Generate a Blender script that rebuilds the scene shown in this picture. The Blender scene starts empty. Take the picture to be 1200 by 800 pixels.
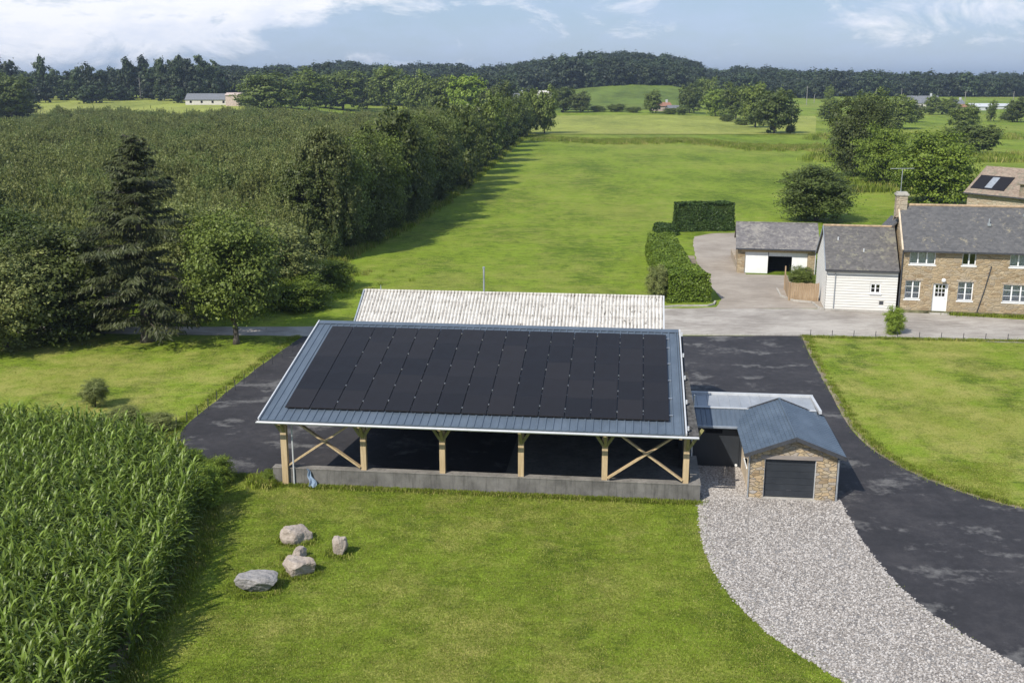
import bpy, math, random
import numpy as np
C = bpy.context
scn = C.scene
R = math.radians
random.seed(4)
COL = scn.collection

# ------------------------------------------------------------------ camera
F, H = 1245.0, 17.3
TH = math.atan(308 / F)
cd = bpy.data.cameras.new('camera'); cam = bpy.data.objects.new('camera', cd); COL.objects.link(cam)
cam.location = (0, 0, H); cam.rotation_euler = (math.pi / 2 - TH, 0, 0)
cd.sensor_width = 36; cd.lens = F / 1200 * 36; cd.clip_start = 0.5; cd.clip_end = 30000
scn.camera = cam

# ------------------------------------------------------------------ terrain
SKY_PX = [-900, 0, 260, 290, 325, 352, 362, 395, 425, 445, 500, 540, 600, 640, 700, 740, 790, 808, 824, 870, 900, 940, 1200, 2200]
SKY_Y  = [  84, 84, 80, 78,  76.5, 80,  79,  76,  77,  83,  82,  83,  84,  77,  69,  65.5, 68,  73,  84,  84,  85,  89,  89.5, 89]
SKY_Z = [17.3 + (92 - y) * 1100 / 1283 - 13.5 for y in SKY_Y]
FAR_PX = [-2000, 700, 880, 930, 965, 1010, 1045, 1100, 1200, 2500]
FAR_Z  = [20, 20, 22, 34, 42, 36, 26, 30, 28, 28]
def sstep(t):
    t = np.clip(t, 0, 1); return t * t * (3 - 2 * t)
def T(X, Y):
    X = np.asarray(X, float); Y = np.asarray(Y, float)
    Yc = np.maximum(Y, 50); px = 600 + 1283 * X / Yc
    A = np.interp(px, SKY_PX, SKY_Z)
    z0 = np.interp(Y, [340, 450, 560, 700, 1000], [0, 3.8, 5.0, 5.5, 0]) * sstep((430 - px) / 110)
    z = z0 + A * sstep((Y - 450) / 650) * (1 - sstep((Y - 1400) / 700))
    z = z + np.interp(px, FAR_PX, FAR_Z) * sstep((Y - 4200) / 1600) * (1 - 0.6 * sstep((Y - 6200) / 2000))
    return z
def ray(x, y):
    a = (x - 600) / F; b = (400 - y) / F
    return (a, math.cos(TH) + b * math.sin(TH), -math.sin(TH) + b * math.cos(TH))
def gp(x, y, z=None):
    """ground point seen along a bearing"""
    d = ray(x, y)
    if z is not None:
        t = (z - H) / d[2]; return (d[0] * t, d[1] * t, z)
    t = 20.0
    while t < 9000 and H + d[2] * t > T(d[0] * t, d[1] * t): t *= 1.01
    for _ in range(30):
        zz = float(T(d[0] * t, d[1] * t)); t2 = (zz - H) / d[2] if d[2] < 0 else t
        t = 0.5 * t + 0.5 * t2
    return (d[0] * t, d[1] * t, float(T(d[0] * t, d[1] * t)))

# ------------------------------------------------------------------ node helpers
class NT:
    def __init__(s, nt): s.nt = nt; s.l = nt.links
    def n(s, t, **k):
        o = s.nt.nodes.new(t)
        for a, b in k.items():
            if a.startswith('_'): o.inputs[a[1:].replace('_', ' ')].default_value = b
            else: setattr(o, a, b)
        return o
    def link(s, a, b): s.l.new(a, b)
    def val(s, sock, v):
        if hasattr(v, 'links') or isinstance(v, bpy.types.NodeSocket): s.link(v, sock)
        else: sock.default_value = v
    def math(s, op, a, b=0.0, c=None, clamp=False):
        o = s.n('ShaderNodeMath', operation=op, use_clamp=clamp); s.val(o.inputs[0], a); s.val(o.inputs[1], b)
        if c is not None: s.val(o.inputs[2], c)
        return o.outputs[0]
    def mix(s, f, a, b, mode='MIX'):
        o = s.n('ShaderNodeMix', data_type='RGBA', blend_type=mode); s.val(o.inputs[0], f)
        for i, v in ((6, a), (7, b)):
            if isinstance(v, tuple) and len(v) == 3: v = v + (1,)
            s.val(o.inputs[i], v)
        return o.outputs[2]
    def noise(s, vec, scale, detail=4, rough=0.55, dist=0.0):
        o = s.n('ShaderNodeTexNoise'); s.link(vec, o.inputs['Vector']); o.inputs['Scale'].default_value = scale
        o.inputs['Detail'].default_value = detail; o.inputs['Roughness'].default_value = rough; o.inputs['Distortion'].default_value = dist
        return o.outputs['Fac']
    def vor(s, vec, scale, feature='F1', out='Distance', rnd=1.0):
        o = s.n('ShaderNodeTexVoronoi', feature=feature); s.link(vec, o.inputs['Vector']); o.inputs['Scale'].default_value = scale
        o.inputs['Randomness'].default_value = rnd
        return o.outputs[out]
    def mapr(s, v, a, b, c=0.0, d=1.0):
        o = s.n('ShaderNodeMapRange'); s.val(o.inputs[0], v)
        for i, x in enumerate((a, b, c, d)): o.inputs[i + 1].default_value = x
        return o.outputs[0]
    def scale(s, vec, sc, loc=(0, 0, 0)):
        o = s.n('ShaderNodeMapping'); s.link(vec, o.inputs[0]); o.inputs['Scale'].default_value = sc; o.inputs['Location'].default_value = loc
        return o.outputs[0]
    def sep(s, vec):
        o = s.n('ShaderNodeSeparateXYZ'); s.link(vec, o.inputs[0]); return o.outputs
    def ramp(s, v, stops, interp='LINEAR'):
        o = s.n('ShaderNodeValToRGB'); s.link(v, o.inputs[0]); o.color_ramp.interpolation = interp
        el = o.color_ramp.elements
        while len(el) < len(stops): el.new(0.5)
        for e, (p, c) in zip(el, stops): e.position = p; e.color = tuple(c) + (1,)
        return o.outputs[0]
def mat(name, rough=0.8, spec=0.3, metal=0.0):
    m = bpy.data.materials.new(name); m.use_nodes = True; nt = NT(m.node_tree)
    b = m.node_tree.nodes['Principled BSDF']
    b.inputs['Roughness'].default_value = rough; b.inputs['Specular IOR Level'].default_value = spec; b.inputs['Metallic'].default_value = metal
    tc = nt.n('ShaderNodeTexCoord')
    return m, nt, b, tc.outputs['Object']
def bump(nt, b, h, dist=0.02, strength=1.0):
    o = nt.n('ShaderNodeBump'); nt.link(h, o.inputs['Height']); o.inputs['Distance'].default_value = dist; o.inputs['Strength'].default_value = strength
    nt.link(o.outputs[0], b.inputs['Normal'])
def plain(name, c, rough=0.7, spec=0.3, metal=0.0, var=0.15, sc=3.0):
    m, nt, b, v = mat(name, rough, spec, metal)
    n = nt.noise(v, sc, 5, 0.6)
    d = tuple(x * (1 - var * 2) for x in c); e = tuple(min(1, x * (1 + var * 2)) for x in c)
    nt.link(nt.ramp(n, [(0.3, d), (0.7, e)]), b.inputs['Base Color'])
    return m
def streaky(name, c, c2, rough=0.7, stretch=(12, 12, 0.8), sc=1.0, amt=0.6):
    m, nt, b, v = mat(name, rough, 0.3)
    n = nt.noise(nt.scale(v, stretch), sc, 5, 0.6); k = nt.noise(v, 1.2, 4)
    f = nt.mapr(nt.math('ADD', nt.math('MULTIPLY', n, amt), nt.math('MULTIPLY', k, 1 - amt)), 0.35, 0.65)
    nt.link(nt.mix(f, c, c2), b.inputs['Base Color'])
    bump(nt, b, n, 0.004)
    return m

M = {}
def leaf_mat(name, c1, c2, c3=None, trans=0.22, rough=0.5, spec=0.25, tex=0.9):
    m, nt, b, v = mat(name, rough, spec)
    oi = nt.n('ShaderNodeObjectInfo')
    geo = nt.n('ShaderNodeNewGeometry')
    n = nt.noise(v, tex, 3, 0.6)
    f = nt.mapr(n, 0.35, 0.65)
    col = nt.mix(f, c1, c2)
    # per leaf and per tree variation of hue
    isl = nt.mapr(geo.outputs['Random Per Island'], 0, 1, 0.68, 1.35)
    tr = nt.mapr(oi.outputs['Random'], 0, 1, 0.72, 1.3)
    k = nt.math('MULTIPLY', isl, tr)
    cv = nt.n('ShaderNodeCombineXYZ'); 
    for i in range(3): nt.link(k, cv.inputs[i])
    col = nt.mix(1.0, col, cv.outputs[0], 'MULTIPLY')
    if c3: col = nt.mix(nt.math('MULTIPLY', nt.mapr(oi.outputs['Random'], 0.55, 1.0), 0.8), col, nt.mix(f, c3, tuple(x * 1.25 for x in c3)))
    nt.link(col, b.inputs['Base Color'])
    t = nt.n('ShaderNodeBsdfTranslucent'); nt.link(nt.mix(0.5, col, (c2[0] * 1.3, c2[1] * 1.5, c2[2] * 0.6)), t.inputs[0])
    ms = nt.n('ShaderNodeMixShader'); ms.inputs[0].default_value = trans
    nt.link(b.outputs[0], ms.inputs[1]); nt.link(t.outputs[0], ms.inputs[2])
    nt.link(ms.outputs[0], m.node_tree.nodes['Material Output'].inputs['Surface'])
    M[name] = m
leaf_mat('leaf_dark', (0.068, 0.088, 0.021), (0.115, 0.14, 0.032), (0.065, 0.092, 0.022))
leaf_mat('leaf_mid', (0.1, 0.135, 0.026), (0.165, 0.205, 0.038), (0.10, 0.125, 0.035))
leaf_mat('leaf_bright', (0.125, 0.18, 0.022), (0.2, 0.26, 0.034))
leaf_mat('leaf_grove', (0.145, 0.168, 0.052), (0.235, 0.25, 0.08), (0.095, 0.135, 0.038), tex=0.35)
leaf_mat('leaf_spruce', (0.038, 0.046, 0.017), (0.066, 0.075, 0.026), trans=0.08)
leaf_mat('leaf_birch', (0.135, 0.155, 0.05), (0.2, 0.22, 0.075))
leaf_mat('leaf_hedge', (0.11, 0.17, 0.016), (0.18, 0.25, 0.028), trans=0.12, tex=0.5)
leaf_mat('leaf_hedge_dark', (0.035, 0.065, 0.014), (0.06, 0.10, 0.02), trans=0.1)
leaf_mat('leaf_far', (0.026, 0.038, 0.02), (0.05, 0.066, 0.026), (0.05, 0.075, 0.025), trans=0.1, tex=0.2)
leaf_mat('corn_leaf', (0.075, 0.118, 0.015), (0.185, 0.245, 0.038), trans=0.3, rough=0.42, spec=0.4, tex=0.4)
leaf_mat('grass_blade', (0.135, 0.18, 0.018), (0.22, 0.265, 0.032), trans=0.3, rough=0.6, tex=0.3)
leaf_mat('grass_dry', (0.25, 0.25, 0.055), (0.36, 0.33, 0.11), trans=0.3, rough=0.6, tex=0.3)
M['bark'] = streaky('bark', (0.06, 0.05, 0.04), (0.14, 0.12, 0.10), 0.9, (6, 6, 1.5))
M['bark_pale'] = streaky('bark_pale', (0.22, 0.20, 0.18), (0.42, 0.40, 0.37), 0.8, (3, 3, 6))
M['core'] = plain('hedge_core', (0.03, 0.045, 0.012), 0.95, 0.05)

def meadow(name, dark, mid, dry, pale, dryamt=0.5, big=0.03, fine=1.0):
    m, nt, b, v = mat(name, 0.9, 0.12)
    a = nt.noise(v, big, 4, 0.6); a2 = nt.noise(nt.scale(v, (1, 0.35, 1)), big * 5, 5, 0.65)
    c = nt.noise(v, 0.9 * fine, 6, 0.7); d = nt.noise(v, 6.0 * fine, 5, 0.75); e = nt.noise(v, 26.0 * fine, 3, 0.7)
    cs = nt.noise(nt.scale(v, (0.45, 1.5, 1), (5, 3, 0)), 1.6 * fine, 6, 0.75, 0.4)
    f = nt.math('ADD', nt.math('ADD', nt.math('MULTIPLY', a2, 0.3), nt.math('MULTIPLY', c, 0.25)), nt.math('ADD', nt.math('MULTIPLY', d, 0.15), nt.math('MULTIPLY', cs, 0.3)))
    col = nt.ramp(f, [(0.445, tuple(x * .82 for x in dark)), (0.5, mid), (0.55, tuple(x * 1.28 for x in mid))])
    g = nt.math('MULTIPLY', nt.mapr(nt.math('ADD', nt.math('MULTIPLY', a, 0.35), nt.math('ADD', nt.math('MULTIPLY', nt.noise(nt.scale(v, (1, 1, 1), (31, 7, 0)), 0.33, 6, 0.72), 0.45), nt.math('MULTIPLY', d, 0.20))), 0.475, 0.60), dryamt)
    col = nt.mix(g, col, dry)
    col = nt.mix(nt.math('MULTIPLY', nt.mapr(a, 0.52, 0.72), 0.6), col, pale)
    s = nt.mapr(nt.math('ADD', nt.math('MULTIPLY', e, 0.6), nt.math('MULTIPLY', d, 0.4)), 0.35, 0.65, 0.6, 1.42)
    cv = nt.n('ShaderNodeCombineXYZ')
    for i in range(3): nt.link(s, cv.inputs[i])
    col = nt.mix(1.0, col, cv.outputs[0], 'MULTIPLY')
    nt.link(col, b.inputs['Base Color'])
    bump(nt, b, nt.math('ADD', nt.math('MULTIPLY', e, 0.5), d), 0.05, 0.8)
    M[name] = m
meadow('meadow', (0.088, 0.140, 0.012), (0.146, 0.202, 0.018), (0.29, 0.28, 0.07), (0.205, 0.235, 0.035), 0.6, 0.02)
meadow('lawn', (0.080, 0.125, 0.012), (0.150, 0.205, 0.019), (0.34, 0.31, 0.09), (0.20, 0.23, 0.03), 0.95, 0.06, 1.3)
meadow('pale_field', (0.18, 0.215, 0.04), (0.23, 0.255, 0.05), (0.31, 0.285, 0.10), (0.27, 0.27, 0.07), 0.4, 0.008, 0.3)
meadow('hill_field', (0.07, 0.11, 0.018), (0.11, 0.155, 0.025), (0.16, 0.17, 0.04), (0.14, 0.17, 0.035), 0.4, 0.01, 0.2)

def asphalt():
    m, nt, b, v = mat('asphalt', 0.78, 0.35)
    a = nt.noise(v, 0.35, 5, 0.6); c = nt.noise(v, 2.2, 6, 0.7); e = nt.noise(v, 45, 2, 0.6)
    col = nt.ramp(nt.math('ADD', nt.math('MULTIPLY', a, 0.5), nt.math('MULTIPLY', c, 0.5)), [(0.38, (0.022, 0.0205, 0.022)), (0.5, (0.032, 0.0295, 0.0315)), (0.64, (0.050, 0.046, 0.047))])
    st = nt.math('MULTIPLY', nt.mapr(nt.math('ADD', nt.math('MULTIPLY', nt.noise(nt.scale(v, (1, 1.6, 1), (3.3, 9.1, 0)), 0.33, 5, 0.6), 0.7), nt.math('MULTIPLY', c, 0.3)), 0.54, 0.62), 0.75)
    col = nt.mix(st, col, (0.15, 0.143, 0.135))
    s = nt.mapr(e, 0.3, 0.7, 0.75, 1.3); cv = nt.n('ShaderNodeCombineXYZ')
    for i in range(3): nt.link(s, cv.inputs[i])
    nt.link(nt.mix(1, col, cv.outputs[0], 'MULTIPLY'), b.inputs['Base Color'])
    bump(nt, b, e, 0.006, 0.7)
    M['asphalt'] = m
asphalt()
def greyroad(name, lo, hi):
    m, nt, b, v = mat(name, 0.9, 0.2)
    a = nt.noise(v, 0.25, 5, 0.6); c = nt.noise(nt.scale(v, (0.5, 2.0, 1)), 1.4, 6, 0.7); e = nt.noise(v, 30, 2, 0.6)
    f = nt.math('ADD', nt.math('ADD', nt.math('MULTIPLY', a, 0.45), nt.math('MULTIPLY', c, 0.4)), nt.math('MULTIPLY', e, 0.15))
    nt.link(nt.ramp(f, [(0.42, lo), (0.58, hi)]), b.inputs['Base Color'])
    bump(nt, b, e, 0.005, 0.6)
    M[name] = m
greyroad('road', (0.25, 0.22, 0.19), (0.44, 0.40, 0.35))
greyroad('court', (0.26, 0.22, 0.18), (0.38, 0.33, 0.275))
greyroad('earth', (0.16, 0.13, 0.09), (0.30, 0.25, 0.18))
def gravel():
    m, nt, b, v = mat('gravel', 0.85, 0.3)
    vo = nt.n('ShaderNodeTexVoronoi'); nt.link(v, vo.inputs['Vector']); vo.inputs['Scale'].default_value = 16
    vc = nt.sep(vo.outputs['Color'])[0]
    a = nt.noise(v, 0.5, 4, 0.6)
    col = nt.ramp(vc, [(0.0, (0.17, 0.15, 0.135)), (0.35, (0.28, 0.255, 0.235)), (0.7, (0.38, 0.35, 0.325)), (1.0, (0.52, 0.485, 0.45))])
    ed = nt.mapr(vo.outputs['Distance'], 0.35, 0.75)
    col = nt.mix(ed, col, (0.17, 0.155, 0.145))
    col = nt.mix(nt.mapr(a, 0.35, 0.65, 0.0, 0.35), col, (0.36, 0.345, 0.33))
    nt.link(col, b.inputs['Base Color'])
    bump(nt, b, nt.math('SUBTRACT', vc, vo.outputs['Distance']), 0.035, 1.0)
    M['gravel'] = m
    m, nt, b, v = mat('gravel_stone', 0.8, 0.3)
    oi = nt.n('ShaderNodeObjectInfo')
    nt.link(nt.ramp(oi.outputs['Random'], [(0, (0.21, 0.185, 0.165)), (0.5, (0.38, 0.345, 0.312)), (1, (0.58, 0.54, 0.50))]), b.inputs['Base Color'])
    M['gravel_stone'] = m
gravel()
def concrete(name, lo, hi, stain):
    m, nt, b, v = mat(name, 0.85, 0.25)
    a = nt.noise(v, 1.1, 6, 0.65); s = nt.noise(nt.scale(v, (5, 5, 0.5)), 1.0, 5, 0.7)
    col = nt.ramp(a, [(0.32, lo), (0.68, hi)])
    col = nt.mix(nt.mapr(s, 0.5, 0.72, 0, 0.8), col, stain)
    nt.link(col, b.inputs['Base Color']); bump(nt, b, nt.noise(v, 14, 4), 0.01)
    M[name] = m
concrete('concrete', (0.10, 0.095, 0.088), (0.20, 0.19, 0.175), (0.055, 0.052, 0.048))
concrete('kerb', (0.32, 0.30, 0.27), (0.48, 0.45, 0.40), (0.22, 0.20, 0.17)); concrete('coping', (0.15, 0.14, 0.125), (0.27, 0.25, 0.225), (0.09, 0.085, 0.075))
def stone(name, cols, mortar, sc=(1.7, 1.7, 4.2), mw=0.045):
    m, nt, b, v = mat(name, 0.9, 0.2)
    wv = nt.n('ShaderNodeVectorMath', operation='ADD'); nt.link(v, wv.inputs[0])
    nz = nt.n('ShaderNodeTexNoise'); nt.link(v, nz.inputs['Vector']); nz.inputs['Scale'].default_value = 2.5
    sm = nt.n('ShaderNodeVectorMath', operation='SCALE'); nt.link(nz.outputs['Color'], sm.inputs[0]); sm.inputs['Scale'].default_value = 0.12
    nt.link(sm.outputs[0], wv.inputs[1])
    q = nt.scale(wv.outputs[0], sc)
    vo = nt.n('ShaderNodeTexVoronoi'); nt.link(q, vo.inputs['Vector']); vo.inputs['Scale'].default_value = 1; vo.inputs['Randomness'].default_value = 0.85
    ed = nt.vor(q, 1, 'DISTANCE_TO_EDGE', 'Distance', 0.85)
    r = nt.sep(vo.outputs['Color'])[0]
    n = len(cols)
    col = nt.ramp(r, [(i / (n - 1), c) for i, c in enumerate(cols)])
    fn = nt.noise(v, 9, 5, 0.7); s = nt.mapr(fn, 0.3, 0.7, 0.72, 1.28); cv = nt.n('ShaderNodeCombineXYZ')
    for i in range(3): nt.link(s, cv.inputs[i])
    col = nt.mix(1, col, cv.outputs[0], 'MULTIPLY')
    mo = nt.mapr(ed, mw * 0.4, mw * 1.6, 1, 0)
    col = nt.mix(nt.math('MULTIPLY', mo, 0.85), col, mortar)
    col = nt.mix(nt.mapr(nt.noise(v, 0.6, 5, 0.65), 0.52, 0.72, 0, 0.5), col, mortar)
    nt.link(col, b.inputs['Base Color'])
    bump(nt, b, nt.math('ADD', nt.mapr(ed, 0, mw * 2.5), nt.math('MULTIPLY', fn, 0.4)), 0.03, 0.9)
    M[name] = m
stone('stone_house', [(0.24, 0.175, 0.105), (0.35, 0.265, 0.165), (0.40, 0.31, 0.195), (0.31, 0.255, 0.185), (0.45, 0.36, 0.24)], (0.36, 0.29, 0.19), (2.2, 2.2, 5.0))
stone('stone_garage', [(0.27, 0.19, 0.11), (0.40, 0.31, 0.19), (0.30, 0.26, 0.22), (0.50, 0.40, 0.26), (0.42, 0.30, 0.17), (0.36, 0.33, 0.30)], (0.30, 0.245, 0.17), (3.6, 3.6, 7.5), 0.04)
stone('stone_barn', [(0.30, 0.23, 0.16), (0.42, 0.34, 0.25), (0.36, 0.31, 0.24), (0.48, 0.40, 0.30)], (0.34, 0.28, 0.21), (1.6, 1.6, 3.2))
def slate(name, c1, c2, lichen, lam, courses=0.13):
    m, nt, b, v = mat(name, 0.62, 0.4)
    br = nt.n('ShaderNodeTexVoronoi'); q = nt.scale(v, (4.5, 4.5, 9)); nt.link(q, br.inputs['Vector']); br.inputs['Scale'].default_value = 1
    r = nt.sep(br.outputs['Color'])[0]
    col = nt.mix(nt.mapr(nt.math('ADD', nt.math('MULTIPLY', r, 0.5), nt.math('MULTIPLY', nt.noise(v, 1.3, 5), 0.5)), 0.25, 0.75), c1, c2)
    li = nt.noise(v, 2.6, 6, 0.75); big = nt.noise(v, 0.45, 3)
    lf = nt.mapr(nt.math('ADD', nt.math('MULTIPLY', li, 0.7), nt.math('MULTIPLY', big, 0.3)), 0.60 - lam * 0.12, 0.66 - lam * 0.10)
    col = nt.mix(nt.math('MULTIPLY', lf, 0.75), col, lichen)
    nt.link(col, b.inputs['Base Color'])
    z = nt.sep(v)[2]
    saw = nt.math('FRACT', nt.math('DIVIDE', z, courses))
    bump(nt, b, nt.math('ADD', saw, nt.math('MULTIPLY', r, 0.6)), 0.012, 0.8)
    M[name] = m
slate('slate_house', (0.078, 0.076, 0.078), (0.118, 0.114, 0.114), (0.28, 0.245, 0.17), 0.3)
slate('slate_cottage', (0.085, 0.079, 0.076), (0.135, 0.125, 0.118), (0.22, 0.205, 0.15), 0.75)
slate('slate_old', (0.115, 0.105, 0.102), (0.19, 0.175, 0.168), (0.30, 0.275, 0.235), 0.95)
slate('tile_barn', (0.21, 0.155, 0.115), (0.32, 0.25, 0.19), (0.14, 0.145, 0.10), 0.8)
def bluemetal(name, c, rough=0.42, dirt=0.3):
    m, nt, b, v = mat(name, rough, 0.5)
    n = nt.noise(nt.scale(v, (1.0, 0.5, 1)), 1.3, 6, 0.7); g = nt.noise(v, 11, 3, 0.6)
    col = nt.mix(nt.math('MULTIPLY', nt.mapr(n, 0.4, 0.72), dirt), c, tuple(min(1, x * 1.9 + 0.02) for x in c))
    col = nt.mix(nt.mapr(g, 0.55, 0.75, 0, 0.25), col, tuple(x * 0.6 for x in c))
    nt.link(col, b.inputs['Base Color']); nt.link(nt.mapr(n, 0.3, 0.7, rough - 0.08, rough + 0.15), b.inputs['Roughness'])
    M[name] = m
bluemetal('blue_sheet', (0.080, 0.103, 0.132))
bluemetal('blue_tile', (0.062, 0.084, 0.112), 0.42, 0.5)
bluemetal('anthracite', (0.022, 0.026, 0.032), 0.5, 0.2)
bluemetal('shade_cladding', (0.010, 0.012, 0.016), 0.6, 0.2)  # near-black base colour paints the shed's inner shade onto its walls
bluemetal('light_sheet', (0.27, 0.285, 0.305), 0.4, 0.35)
def solar():
    m, nt, b, v = mat('solar_glass', 0.3, 0.22)
    x, y, z = nt.sep(v)
    gx = nt.math('LESS_THAN', nt.math('FRACT', nt.math('MULTIPLY', x, 6.1)), 0.045)
    gy = nt.math('LESS_THAN', nt.math('FRACT', nt.math('MULTIPLY', y, 6.1)), 0.045)
    g = nt.math('MAXIMUM', gx, gy)
    oi = nt.n('ShaderNodeObjectInfo')
    base = nt.mix(oi.outputs['Random'], (0.010, 0.0090, 0.010), (0.018, 0.0155, 0.0155))
    nt.link(nt.mix(nt.math('MULTIPLY', g, 0.5), base, (0.028, 0.026, 0.027)), b.inputs['Base Color'])
    n = nt.noise(v, 1.2, 4, 0.6); nt.link(nt.mapr(n, 0.3, 0.7, 0.30, 0.45), b.inputs['Roughness'])
    M['solar'] = m
solar()
def fibro():
    m, nt, b, v = mat('fibre_cement', 0.9, 0.15)
    n = nt.noise(v, 2.4, 6, 0.75); sp = nt.noise(nt.scale(v, (3.6, 1.2, 1.2)), 2.6, 3, 0.65)
    col = nt.ramp(n, [(0.3, (0.42, 0.39, 0.35)), (0.6, (0.62, 0.59, 0.545)), (0.8, (0.70, 0.67, 0.63))])
    col = nt.mix(nt.mapr(sp, 0.615, 0.655, 0, 0.9), col, (0.10, 0.09, 0.075))
    xx = nt.math('SINE', nt.math('MULTIPLY', nt.sep(v)[0], 2 * math.pi / .178)); val = nt.mapr(xx, -.2, -.9, 0, 1)
    col = nt.mix(nt.math('MULTIPLY', val, nt.mapr(nt.noise(v, 1.7, 4), .35, .65, .35, .9)), col, (0.13, 0.115, 0.095))
    y = nt.sep(v)[1]
    lap = nt.math('LESS_THAN', nt.math('FRACT', nt.math('DIVIDE', y, 0.78)), 0.05)
    col = nt.mix(nt.math('MULTIPLY', lap, 0.45), col, (0.16, 0.14, 0.12))
    nt.link(col, b.inputs['Base Color']); bump(nt, b, n, 0.01)
    M['fibro'] = m
fibro()
M['timber'] = streaky('timber', (0.38, 0.275, 0.15), (0.56, 0.43, 0.26), 0.75, (14, 14, 1.2))
M['timber_shaded'] = streaky('timber_shaded', (0.20, 0.19, 0.07), (0.33, 0.29, 0.12), 0.8, (14, 14, 1.2))  # darker olive copy of the timber, eave shadow painted into its colour
M['fence_wood'] = streaky('fence_wood', (0.28, 0.19, 0.11), (0.42, 0.31, 0.20), 0.8, (10, 10, 1))
M['grey_wood'] = streaky('grey_wood', (0.20, 0.17, 0.15), (0.33, 0.29, 0.26), 0.85, (1.5, 14, 14))
M['white_paint'] = plain('white_paint', (0.78, 0.78, 0.77), 0.45, 0.4, 0, 0.03)
M['white_trim'] = plain('white_trim', (0.50, 0.51, 0.52), 0.4, 0.5, 0, 0.05)
M['zinc'] = plain('zinc', (0.38, 0.40, 0.42), 0.4, 0.5, 0.4, 0.1)
M['grey_trim'] = plain('grey_trim', (0.25, 0.28, 0.32), 0.5, 0.5, 0.0, 0.1)
M['render_cream'] = plain('render_cream', (0.56, 0.46, 0.34), 0.9, 0.2, 0, 0.12, 1.5)
M['ridge_tile'] = plain('ridge_tile', (0.40, 0.29, 0.19), 0.85, 0.2, 0, 0.15, 4)
M['mossy'] = plain('mossy_stone', (0.13, 0.125, 0.07), 0.95, 0.1, 0, 0.35, 2.5)
M['dark_trim'] = plain('dark_trim', (0.05, 0.052, 0.058), 0.6, 0.4)
M['curtain'] = plain('curtain', (0.72, 0.72, 0.74), 0.9, 0.1, 0, 0.12, 9)
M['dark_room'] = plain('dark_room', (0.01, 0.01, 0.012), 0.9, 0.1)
M['silver'] = plain('silver', (0.6, 0.6, 0.6), 0.3, 0.5, 0.8, 0.05)
M['tarp'] = plain('tarp', (0.22, 0.29, 0.38), 0.6, 0.3, 0, 0.25, 6)
M['dark_asphalt_strip'] = plain('fibre_dark', (0.075, 0.072, 0.068), 0.9, 0.2, 0, 0.3, 5)
M['red_roof'] = plain('red_roof', (0.30, 0.15, 0.10), 0.8)
M['pole'] = plain('pole_wood', (0.28, 0.26, 0.24), 0.9)
M['far_wall'] = plain('far_wall', (0.55, 0.52, 0.47), 0.9)
M['far_roof'] = plain('far_roof', (0.16, 0.165, 0.18), 0.7)
M['pink_wall'] = plain('pink_wall', (0.50, 0.40, 0.35), 0.9)
def boards():
    m, nt, b, v = mat('white_boards', 0.6, 0.3)
    z = nt.sep(v)[2]
    n = nt.noise(nt.scale(v, (0.6, 0.6, 5)), 1.5, 4)
    gapl = nt.math('LESS_THAN', nt.math('FRACT', nt.math('DIVIDE', nt.math('SUBTRACT', z, .05), .205)), .14)
    nt.link(nt.mix(nt.math('MULTIPLY', gapl, .55), nt.ramp(n, [(0.3, (0.62, 0.60, 0.555)), (0.7, (0.72, 0.705, 0.665))]), (0.36, 0.33, 0.28)), b.inputs['Base Color'])
    M['boards'] = m
boards()
def glass():
    m = bpy.data.materials.new('window_glass'); m.use_nodes = True; nt = NT(m.node_tree)
    m.node_tree.nodes.remove(m.node_tree.nodes['Principled BSDF'])
    tr = nt.n('ShaderNodeBsdfTransparent'); tr.inputs[0].default_value = (0.93, 0.94, 0.94, 1)
    gl = nt.n('ShaderNodeBsdfGlossy'); gl.inputs['Roughness'].default_value = 0.04; gl.inputs[0].default_value = (0.9, 0.9, 0.9, 1)
    fr = nt.n('ShaderNodeFresnel'); fr.inputs[0].default_value = 1.5
    ms = nt.n('ShaderNodeMixShader'); nt.link(nt.math('ADD', fr.outputs[0], 0.02), ms.inputs[0]); nt.link(tr.outputs[0], ms.inputs[1]); nt.link(gl.outputs[0], ms.inputs[2])
    nt.link(ms.outputs[0], m.node_tree.nodes['Material Output'].inputs[0]); M['glass'] = m
glass()
def rockmat(name, lo, hi):
    m, nt, b, v = mat(name, 0.9, 0.2)
    n = nt.noise(v, 3, 6, 0.7); k = nt.noise(v, 14, 4, 0.7); vv = nt.noise(nt.scale(v, (1, 1, 3)), 4, 5, 0.8, 1.0)
    col = nt.ramp(n, [(0.3, lo), (0.7, hi)])
    col = nt.mix(nt.mapr(vv, 0.56, 0.66, 0, 0.7), col, tuple(x * 0.5 for x in lo))
    nt.link(col, b.inputs['Base Color']); bump(nt, b, nt.math('ADD', n, k), 0.05)
    M[name] = m
rockmat('rock_pink', (0.29, 0.235, 0.19), (0.50, 0.43, 0.37)); rockmat('rock_grey', (0.20, 0.19, 0.185), (0.40, 0.375, 0.36))

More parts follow.
